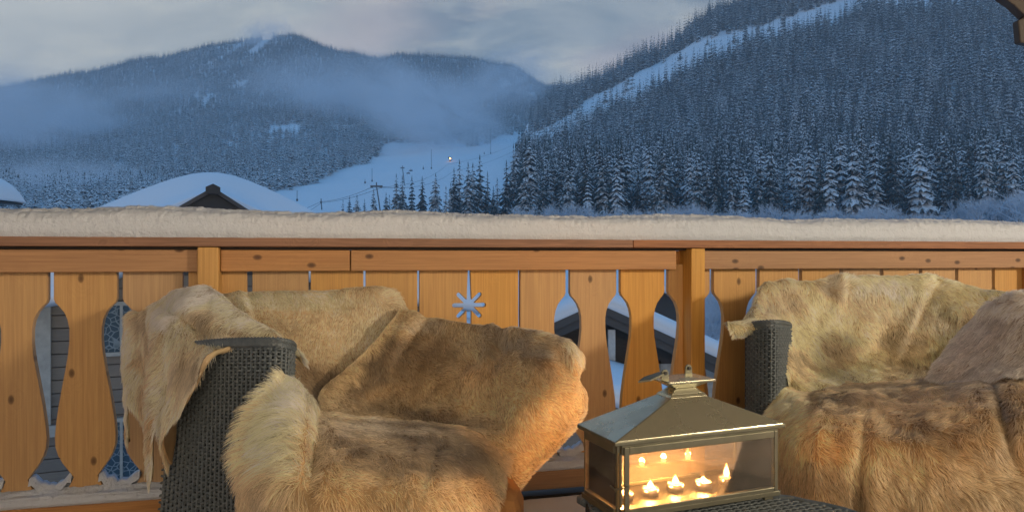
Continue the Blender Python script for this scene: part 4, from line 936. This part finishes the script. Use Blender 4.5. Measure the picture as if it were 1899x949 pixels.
# --- right chair
hide('pale hide covering the backrest of the right armchair, bunched along the top', [
    [(1352,600,2.46),(1348,598,2.44),(1352,605,2.42),(1358,614,2.42),(1362,620,2.42),(1368,624,2.43)],
    [(1385,592,2.55),(1388,589,2.52),(1395,598,2.46),(1404,606,2.44),(1410,612,2.44),(1418,618,2.45)],
    [(1418,545,2.76),(1412,532,2.71),(1422,570,2.62),(1436,600,2.52),(1450,630,2.50),(1462,706,2.47)],
    [(1445,532,2.80),(1442,520,2.75),(1452,568,2.69),(1468,620,2.63),(1484,672,2.56),(1498,730,2.42)],
    [(1500,534,2.84),(1502,523,2.80),(1508,575,2.75),(1518,625,2.70),(1532,672,2.64),(1548,714,2.48)],
    [(1556,527,2.88),(1556,513,2.84),(1562,570,2.80),(1572,625,2.75),(1582,672,2.68),(1592,712,2.50)],
    [(1650,526,2.92),(1650,514,2.89),(1650,570,2.85),(1650,625,2.80),(1655,668,2.72),(1660,710,2.53)],
    [(1700,522,2.93),(1700,510,2.90),(1698,570,2.86),(1696,625,2.81),(1698,668,2.73),(1700,706,2.54)],
    [(1745,528,2.94),(1745,517,2.91),(1742,572,2.86),(1738,625,2.80),(1738,668,2.72),(1740,702,2.53)],
    [(1805,548,2.92),(1805,537,2.89),(1812,582,2.81),(1812,630,2.72),(1812,670,2.62),(1815,698,2.50)],
    [(1900,562,2.84),(1900,550,2.80),(1910,600,2.72),(1910,640,2.62),(1905,670,2.52),(1905,698,2.44)],
    [(2010,590,2.72),(2010,580,2.68),(2010,620,2.60),(2005,660,2.5),(2000,680,2.44),(2000,700,2.38)]],
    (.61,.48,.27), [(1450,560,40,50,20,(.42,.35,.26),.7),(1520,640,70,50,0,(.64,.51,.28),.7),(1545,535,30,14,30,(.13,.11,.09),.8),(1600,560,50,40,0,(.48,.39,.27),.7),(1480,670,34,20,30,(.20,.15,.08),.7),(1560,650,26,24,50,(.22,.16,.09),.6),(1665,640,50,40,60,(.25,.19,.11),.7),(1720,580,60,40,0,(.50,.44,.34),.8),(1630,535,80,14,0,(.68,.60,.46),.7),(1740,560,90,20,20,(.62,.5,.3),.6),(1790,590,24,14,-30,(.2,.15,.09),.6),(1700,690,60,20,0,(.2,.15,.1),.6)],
    length=.023, longer=[(1600,520,200,16,0,.036),(1370,600,40,30,0,.016)], flow=(.3,1), swirls=[(1550,520,40,20,.3,-1,.8),(1700,520,120,18,.5,-.6,.7),(1480,640,60,50,.8,.6,.8),(1430,540,40,40,-.5,.6,.7)], wrinkle=.016, lift=.30, seed=31, density=70000, nu=130, rad=.0008,
    folds=[(1556,545,10,34,10,.02),(1575,540,10,34,-5,-.014),(1690,590,12,60,25,.022),(1720,560,12,70,30,-.02),(1775,590,30,12,35,.02),(1640,620,16,50,35,-.012),(1480,560,12,50,-30,.016),(1450,545,10,50,-30,-.012)])
hide('blue grey hide slung over the right arm of the right armchair at the photo edge', [
    [(1806,588,2.50),(1800,592,2.48),(1783,615,2.46),(1764,645,2.43),(1744,672,2.39),(1730,702,2.34)],
    [(1838,566,2.46),(1832,566,2.43),(1825,600,2.38),(1814,635,2.34),(1800,668,2.30),(1790,705,2.24)],
    [(1872,558,2.40),(1870,550,2.36),(1870,590,2.29),(1864,630,2.24),(1855,668,2.20),(1850,700,2.14)],
    [(1925,555,2.34),(1925,546,2.30),(1926,590,2.22),(1920,630,2.17),(1915,665,2.13),(1912,695,2.08)],
    [(2000,570,2.30),(2000,560,2.26),(2000,600,2.18),(1998,640,2.12),(1995,670,2.1),(1990,695,2.06)]],
    (.40,.36,.32), [(1860,600,16,60,20,(.30,.24,.18),.7),(1800,640,40,24,-40,(.46,.38,.33),.6),(1880,570,60,18,0,(.58,.54,.47),.7),(1770,690,40,18,0,(.28,.22,.18),.6)],
    length=.028, longer=[(1860,556,80,20,0,.045)], flow=(-.4,1), swirls=[(1870,550,60,20,.2,-1,.7)], wrinkle=.012, lift=.36, seed=44, density=62000, rad=.0008, nu=70)
hide('shaggy brown hide over the seat of the right armchair hanging to the table', [
    [(1474,728,2.50),(1465,718,2.46),(1440,756,2.32),(1430,800,2.24),(1434,870,2.22),(1438,975,2.20)],
    [(1502,726,2.56),(1500,716,2.52),(1495,750,2.27),(1490,800,2.10),(1490,870,2.04),(1494,990,2.02)],
    [(1580,724,2.56),(1580,713,2.51),(1575,746,2.22),(1570,800,2.02),(1570,870,1.96),(1575,1010,1.94)],
    [(1670,720,2.54),(1670,709,2.49),(1665,745,2.19),(1665,800,1.98),(1665,870,1.92),(1670,1015,1.90)],
    [(1760,708,2.48),(1760,697,2.43),(1755,735,2.13),(1755,795,1.94),(1755,870,1.88),(1755,1015,1.86)],
    [(1850,692,2.36),(1850,681,2.31),(1850,722,2.06),(1850,790,1.90),(1850,870,1.85),(1850,1015,1.83)],
    [(1950,678,2.28),(1950,668,2.22),(1950,716,2.02),(1950,790,1.88),(1950,870,1.83),(1950,1015,1.82)]],
    (.48,.325,.16), [(1480,800,60,110,10,(.60,.42,.20),.9),(1470,745,40,24,0,(.62,.52,.33),.7),(1540,735,50,18,10,(.17,.125,.075),.85),(1680,715,100,16,-4,(.14,.11,.075),.75),(1700,790,90,34,25,(.20,.14,.08),.7),(1860,740,40,80,-20,(.15,.11,.075),.85),(1800,720,50,30,0,(.30,.24,.18),.7),(1640,850,110,50,0,(.54,.37,.18),.8),(1590,930,14,70,8,(.13,.09,.05),.8),(1700,920,120,40,8,(.44,.32,.17),.7),(1850,900,90,50,30,(.38,.29,.16),.7),(1500,900,60,60,0,(.40,.25,.11),.6)],
    length=.026, longer=[(1460,770,50,70,0,.05),(1660,720,200,22,0,.036),(1720,940,180,36,0,.042)], flow=(.3,1), swirls=[(1460,765,50,50,-.8,-.1,.9),(1660,715,160,16,.4,-.3,.6),(1760,900,150,80,.9,.7,.7)], wrinkle=.016, lift=.30, seed=52, density=72000, clump=.6, rad=.00075, nu=110, nv=80,
    folds=[(1595,900,12,110,3,-.03),(1520,840,14,130,5,.014),(1440,850,14,130,0,-.012),(1865,790,14,90,-18,-.022),(1700,800,90,14,22,-.010),(1690,730,150,12,-4,.014)])

# ------------------------------------------------------------------ candle lantern
def brushed(name, col, rough, metal=1.0):
    m, n = material(name); co = n.n('ShaderNodeTexCoord').outputs['Object']
    nz = n.noise(n.mapping(co, sc=(6, 160, 160)), 1.0, 3); bl = n.noise(co, 14, 4)
    b = n.n('ShaderNodeBsdfPrincipled', Base_Color=n.mix(n.ramp(bl, (.35, 0.0), (.7, .6)), col, tuple(c*.6 for c in col)), Metallic=metal, Roughness=n.math('ADD', rough, n.math('MULTIPLY', n.math('SUBTRACT', bl, .5), .25)))
    n.set(b.inputs['Normal'], n.n('ShaderNodeBump', Strength=.12, Distance=.001, Height=nz)); n.surf(b); return m
M['nickel'] = brushed('tarnished_nickel', (.235, .23, .175), .5); M['nickelroof'] = brushed('brushed_nickel_roof', (.56, .54, .40), .27, .85)
def glass_mat():
    m, n = material('lantern_glass'); co = n.n('ShaderNodeTexCoord').outputs['Object']
    tr = n.n('ShaderNodeBsdfTransparent', Color=(.96, .95, .93)); gl = n.n('ShaderNodeBsdfGlossy', Color=(.9, .9, .9), Roughness=.02); df = n.n('ShaderNodeBsdfDiffuse', Color=(.75, .68, .60))
    fr = n.n('ShaderNodeFresnel', IOR=1.5); dust = n.math('MULTIPLY', n.ramp(n.noise(co, 9, 5), (.3, .04), (.8, .15)), 1.0)
    a = n.n('ShaderNodeMixShader', i0=dust, i1=tr, i2=df); n.surf(n.n('ShaderNodeMixShader', i0=fr, i1=a, i2=gl)); return m
M['glass'] = glass_mat()
LZ = .4555; LA = math.atan2(.16, .405)
LT = empty('candle_lantern', (.399, 1.65, LZ), LA, label='hipped metal and glass lantern holding a row of lit tealights', cat='lantern')
hw, hd, ez = .2175, .077, .162
def lbox(name, *a, mat='nickel', parent=None, bevel=.0012):
    x0, x1, y0, y1, z0, z1 = a; m = MB(); cx, cy, cz = (x0+x1)/2, (y0+y1)/2, (z0+z1)/2
    m.box(x0-cx, x1-cx, y0-cy, y1-cy, z0-cz, z1-cz); o = m.build(name, M[mat], parent or LT, bevel=bevel); o.location = (cx, cy, cz); return o
lbox('base', -hw-.004, hw+.004, -hd-.004, hd+.004, .0, .012); lbox('tray', -hw+.012, hw-.012, -hd+.012, hd-.012, .0125, .0145, bevel=0)
for x in (-1, 1):
    for y in (-1, 1):
        lbox('corner_post', x*hw-.008 if x > 0 else -hw, x*hw if x > 0 else -hw+.008, y*hd-.008 if y > 0 else -hd, y*hd if y > 0 else -hd+.008, .0125, ez-.002)
        lbox('foot', x*(hw-.02)-.012, x*(hw-.02)+.012, y*(hd-.02)-.012, y*(hd-.02)+.012, -.013, -.0005)
for y, s_ in ((-hd, -1), (hd, 1)):
    lbox('rail', -hw+.0085, hw-.0085, y-.005 if s_ < 0 else y-.004, y+.004 if s_ < 0 else y+.005, ez-.024, ez-.002); lbox('rail', -hw+.0085, hw-.0085, y-.005 if s_ < 0 else y-.004, y+.004 if s_ < 0 else y+.005, .0125, .022)
for x in (-1, 1):
    xa, xb = (hw-.004, hw+.004) if x > 0 else (-hw-.004, -hw+.004)
    lbox('rail', xa, xb, -hd+.0085, hd-.0085, ez-.022, ez-.002); lbox('rail', xa, xb, -hd+.0085, hd-.0085, .0125, .022)
# hinged front door frame
for a in ((-hw+.012, -hw+.024, -hd-.011, -hd-.0055, .014, ez-.006), (hw-.020, hw-.010, -hd-.011, -hd-.0055, .014, ez-.006), (-hw+.0245, hw-.0205, -hd-.011, -hd-.0055, .014, .024), (-hw+.0245, hw-.0205, -hd-.011, -hd-.0055, ez-.022, ez-.006)):
    lbox('door_frame', *a)
m = MB(); m.tube([(-hw+.004, -hd-.007, .03), (-hw+.004, -hd-.007, ez-.02)], .0035, 8); m.build('hinge', M['nickel'], LT)
m = MB(); m.tube([(-hw-.010, -hd+.012, .072), (-hw-.009, -hd-.004, .069), (-hw+.004, -hd-.013, .070), (-hw+.018, -hd-.014, .074)], .0022, 6); m.build('latch', M['nickel'], LT)
lbox('glass_pane', -hw+.02, hw-.018, -hd-.0085, -hd-.0065, .02, ez-.018, mat='glass', bevel=0); lbox('glass_pane', -hw+.008, hw-.008, hd-.002, hd-.0002, .02, ez-.02, mat='glass', bevel=0)
for x in (-1, 1): lbox('glass_pane', x*hw-.001, x*hw+.001, -hd+.008, hd-.008, .02, ez-.02, mat='glass', bevel=0)
ov = .012; nx_, ny_, rz1 = .050, .030, .238
def frustum(a, za, b, zb): return [(-a[0], -a[1], za), (a[0], -a[1], za), (a[0], a[1], za), (-a[0], a[1], za)], [(-b[0], -b[1], zb), (b[0], -b[1], zb), (b[0], b[1], zb), (-b[0], b[1], zb)]
m = MB(); m.hexa(*frustum((hw+ov, hd+ov), ez+.008, (nx_, ny_), rz1)); m.build('roof', M['nickelroof'], LT, bevel=.002)
m = MB(); m.hexa(*frustum((hw+ov, hd+ov), ez-.001, (hw+ov, hd+ov), ez+.0078)); m.build('eave', M['nickel'], LT, bevel=.0015)
m = MB(); m.hexa(*frustum((nx_+.001, ny_+.001), rz1+.0003, (nx_-.004, ny_-.004), rz1+.007)); m.hexa(*frustum((nx_-.006, ny_-.006), rz1+.0072, (nx_-.022, ny_-.014), rz1+.019)); m.hexa(*frustum((nx_-.022, ny_-.014), rz1+.0192, (nx_+.004, ny_+.006), rz1+.0335)); m.build('neck', M['nickelroof'], LT, bevel=.001)
lbox('cap_plate', -.064, .064, -.045, .045, rz1+.0345, rz1+.041, mat='nickelroof', bevel=.002)
for x, y in ((-.050, -.005), (.045, .036)):
    m = MB(); a_ = [(x-.010, rz1+.041), (x+.010, rz1+.041), (x+.009, rz1+.055)]+[(x+.009*cos(t), rz1+.055+.009*sin(t)) for t in np.linspace(.3, pi-.3, 5)]+[(x-.009, rz1+.055)]; m.prism(a_, y-.002, y+.002); m.build('ear', M['nickel'], LT)
    m = MB(); m.tube([(x, y-.006, rz1+.055), (x, y+.006, rz1+.055)], .0042, 8); m.build('rivet', M['dark'], LT)
m = MB(); z_ = rz1+.052
m.add([(-.056, -.012, z_), (-.056, .010, z_), (-.095, .012, z_-.009), (-.118, .0, z_-.016), (-.095, -.016, z_-.011), (-.056, -.012, z_+.004), (-.056, .010, z_+.004), (-.095, .012, z_-.005), (-.118, .0, z_-.012), (-.095, -.016, z_-.007)],
      [(0,1,2,3,4), (9,8,7,6,5), (0,5,6,1), (1,6,7,2), (2,7,8,3), (3,8,9,4), (4,9,5,0)]); m.build('handle', M['nickel'], LT)
# tealights inside
M['wax'] = simple('wax', (.80, .70, .52), .5); M['tin'] = simple('tin_cup', (.55, .53, .5), .35, 1.0)
mm, n = material('flame'); co = n.n('ShaderNodeTexCoord').outputs['Generated']; zf = n.n('ShaderNodeSeparateXYZ', Vector=co).outputs[2]
n.surf(n.n('ShaderNodeEmission', Color=n.ramp(zf, (.0, (1, .40, .09)), (.35, (1, .56, .19)), (1.0, (1, .40, .09))), Strength=24.0)); M['flame'] = mm
mm, n = material('melted_wax_glow'); b = n.n('ShaderNodeBsdfPrincipled', Base_Color=(.85, .62, .36), Roughness=.15); b.inputs['Emission Color'].default_value = (1, .42, .11, 1); b.inputs['Emission Strength'].default_value = 7.0; n.surf(b); M['melt_glow'] = mm  # emission puts the candle glow into the wax itself
TLAB = ['leftmost lit tealight half hidden by the lantern door frame','lit tealight second from the left in the lantern','lit tealight in the middle of the lantern row','lit tealight second from the right in the lantern, burning low','rightmost lit tealight in the lantern with the tallest flame']
for i in range(5):
    x, y = -.158+.0715*i, -.002+.005*((i*7) % 3-1); p = Vector((.399, 1.65, LZ+.0148))+Vector((x*cos(LA)-y*sin(LA), x*sin(LA)+y*cos(LA), 0))
    e = empty('tealight', p, random.random()*6, label=TLAB[i], cat='candle', group='tealights in the lantern')
    m = MB(); m.lathe([(0, 0), (.0193, 0), (.0195, .0165), (.0186, .0167), (.0184, .013)], 20); m.build('cup', M['tin'], e, smooth=True)
    m = MB(); m.lathe([(.0183, .0126), (.012, .0128), (0, .0125)], 18); m.build('wax', M['melt_glow'], e, smooth=True)
    m = MB(); m.tube([(0, 0, .0125), (.001, 0, .019)], .0008, 5); m.build('wick', M['dark'], e)
    hgt = [.015, .019, .021, .013, .034][i]; m = MB(); m.lathe([(0, .0160), (.0055, .0178), (.0072, .0165+hgt*.25), (.0050, .016+hgt*.55), (.0014, .016+hgt*.85), (0, .016+hgt)], 10); m.build('flame', M['flame'], e, smooth=True)
    l = bpy.data.lights.new('flame_light', 'POINT'); l.energy = 3.4; l.color = (1, .42, .11); l.shadow_soft_size = .006; lo_ = bpy.data.objects.new('flame_light', l); link(lo_, e); lo_.location = (0, 0, .031)

# ------------------------------------------------------------------ haze and drifting mist
def volume(name, dens, col=(.86, .90, .96)):
    m = bpy.data.materials.new(name); m.use_nodes = True; n = NT(m.node_tree); o = n.t.nodes.new('ShaderNodeOutputMaterial')
    v = n.n('ShaderNodeVolumePrincipled', Color=(*col, 1)); 
    d = dens(n) if callable(dens) else dens
    n.set(v.inputs['Density'], d); v.inputs['Anisotropy'].default_value = 0.0; n.set(o.inputs['Volume'], v); return m
hz = MB(); hz.box(-4300, 4300, -40, 2900, -9.5, 470); o = hz.build('haze', volume('haze', .00025, (.86, .92, .98))); tag(o, 'thin blue winter haze filling the valley', 'haze', kind='stuff')
def mist(u, v, d, ru, rv, rd, dens, label, rot=0, seed=0.0, ns=2.3, lo=.38, hi=.66):
    def f(n):
        co = n.n('ShaderNodeTexCoord').outputs['Object']; r = n.n('ShaderNodeVectorMath', dict(operation='LENGTH'), i0=co).outputs['Value']
        fall = n.math('POWER', n.math('SUBTRACT', 1.0, n.math('MULTIPLY', r, r), clamp=True), 1.4)
        nz = n.ramp(n.noise(n.mapping(co, loc=(seed, seed*.7, 0)), ns, 5, .6, .8), (lo, 0.0), (hi, 1.0))
        return n.math('MULTIPLY', n.math('MULTIPLY', fall, nz), dens)
    bm = bmesh.new(); bmesh.ops.create_icosphere(bm, subdivisions=3, radius=1.0); me = bpy.data.meshes.new('mist'); bm.to_mesh(me); bm.free()
    me.materials.append(volume('mist', f, (.88, .91, .95))); o = link(bpy.data.objects.new('mist', me)); o.location = W(u, v, d); o.scale = (ru/F*d, rd, rv/F*d); o.rotation_euler = (0, R(rot), 0)
    return tag(o, label, 'mist', kind='stuff')
mist(50, 255, 1100, 260, 140, 200, 0.0270, 'bank of mist hanging on the left of the far hill', 10, 1.3)
mist(150, 350, 560, 190, 60, 90, 0.0405, 'low mist drifting behind the snowy roofs on the left', 0, 4.1)
mist(630, 190, 1300, 210, 100, 180, 0.0194, 'pale mist bank across the middle of the far hill', 0, 7.7)
mist(800, 220, 930, 190, 90, 150, 0.0324, 'bright plume of artificial snow over the ski run', 25, 2.9)
mist(930, 165, 1500, 120, 70, 150, 0.0162, 'wisp of mist by the saddle between the hills', -35, 9.2)
mist(330, 230, 1500, 230, 90, 200, .012, 'thin veil of haze lying over the forest of the far hill', 0, 3.3, ns=1.2, lo=.3, hi=.8)
mist(850, 205, 1250, 150, 80, 150, 0.0090, 'pale mist rising from the ski run in front of the dark hill', -15, 6.1)
mist(490, 80, 1950, 70, 40, 120, 0.0216, 'thin wisp on the top of the far hill', -40, 5.5)
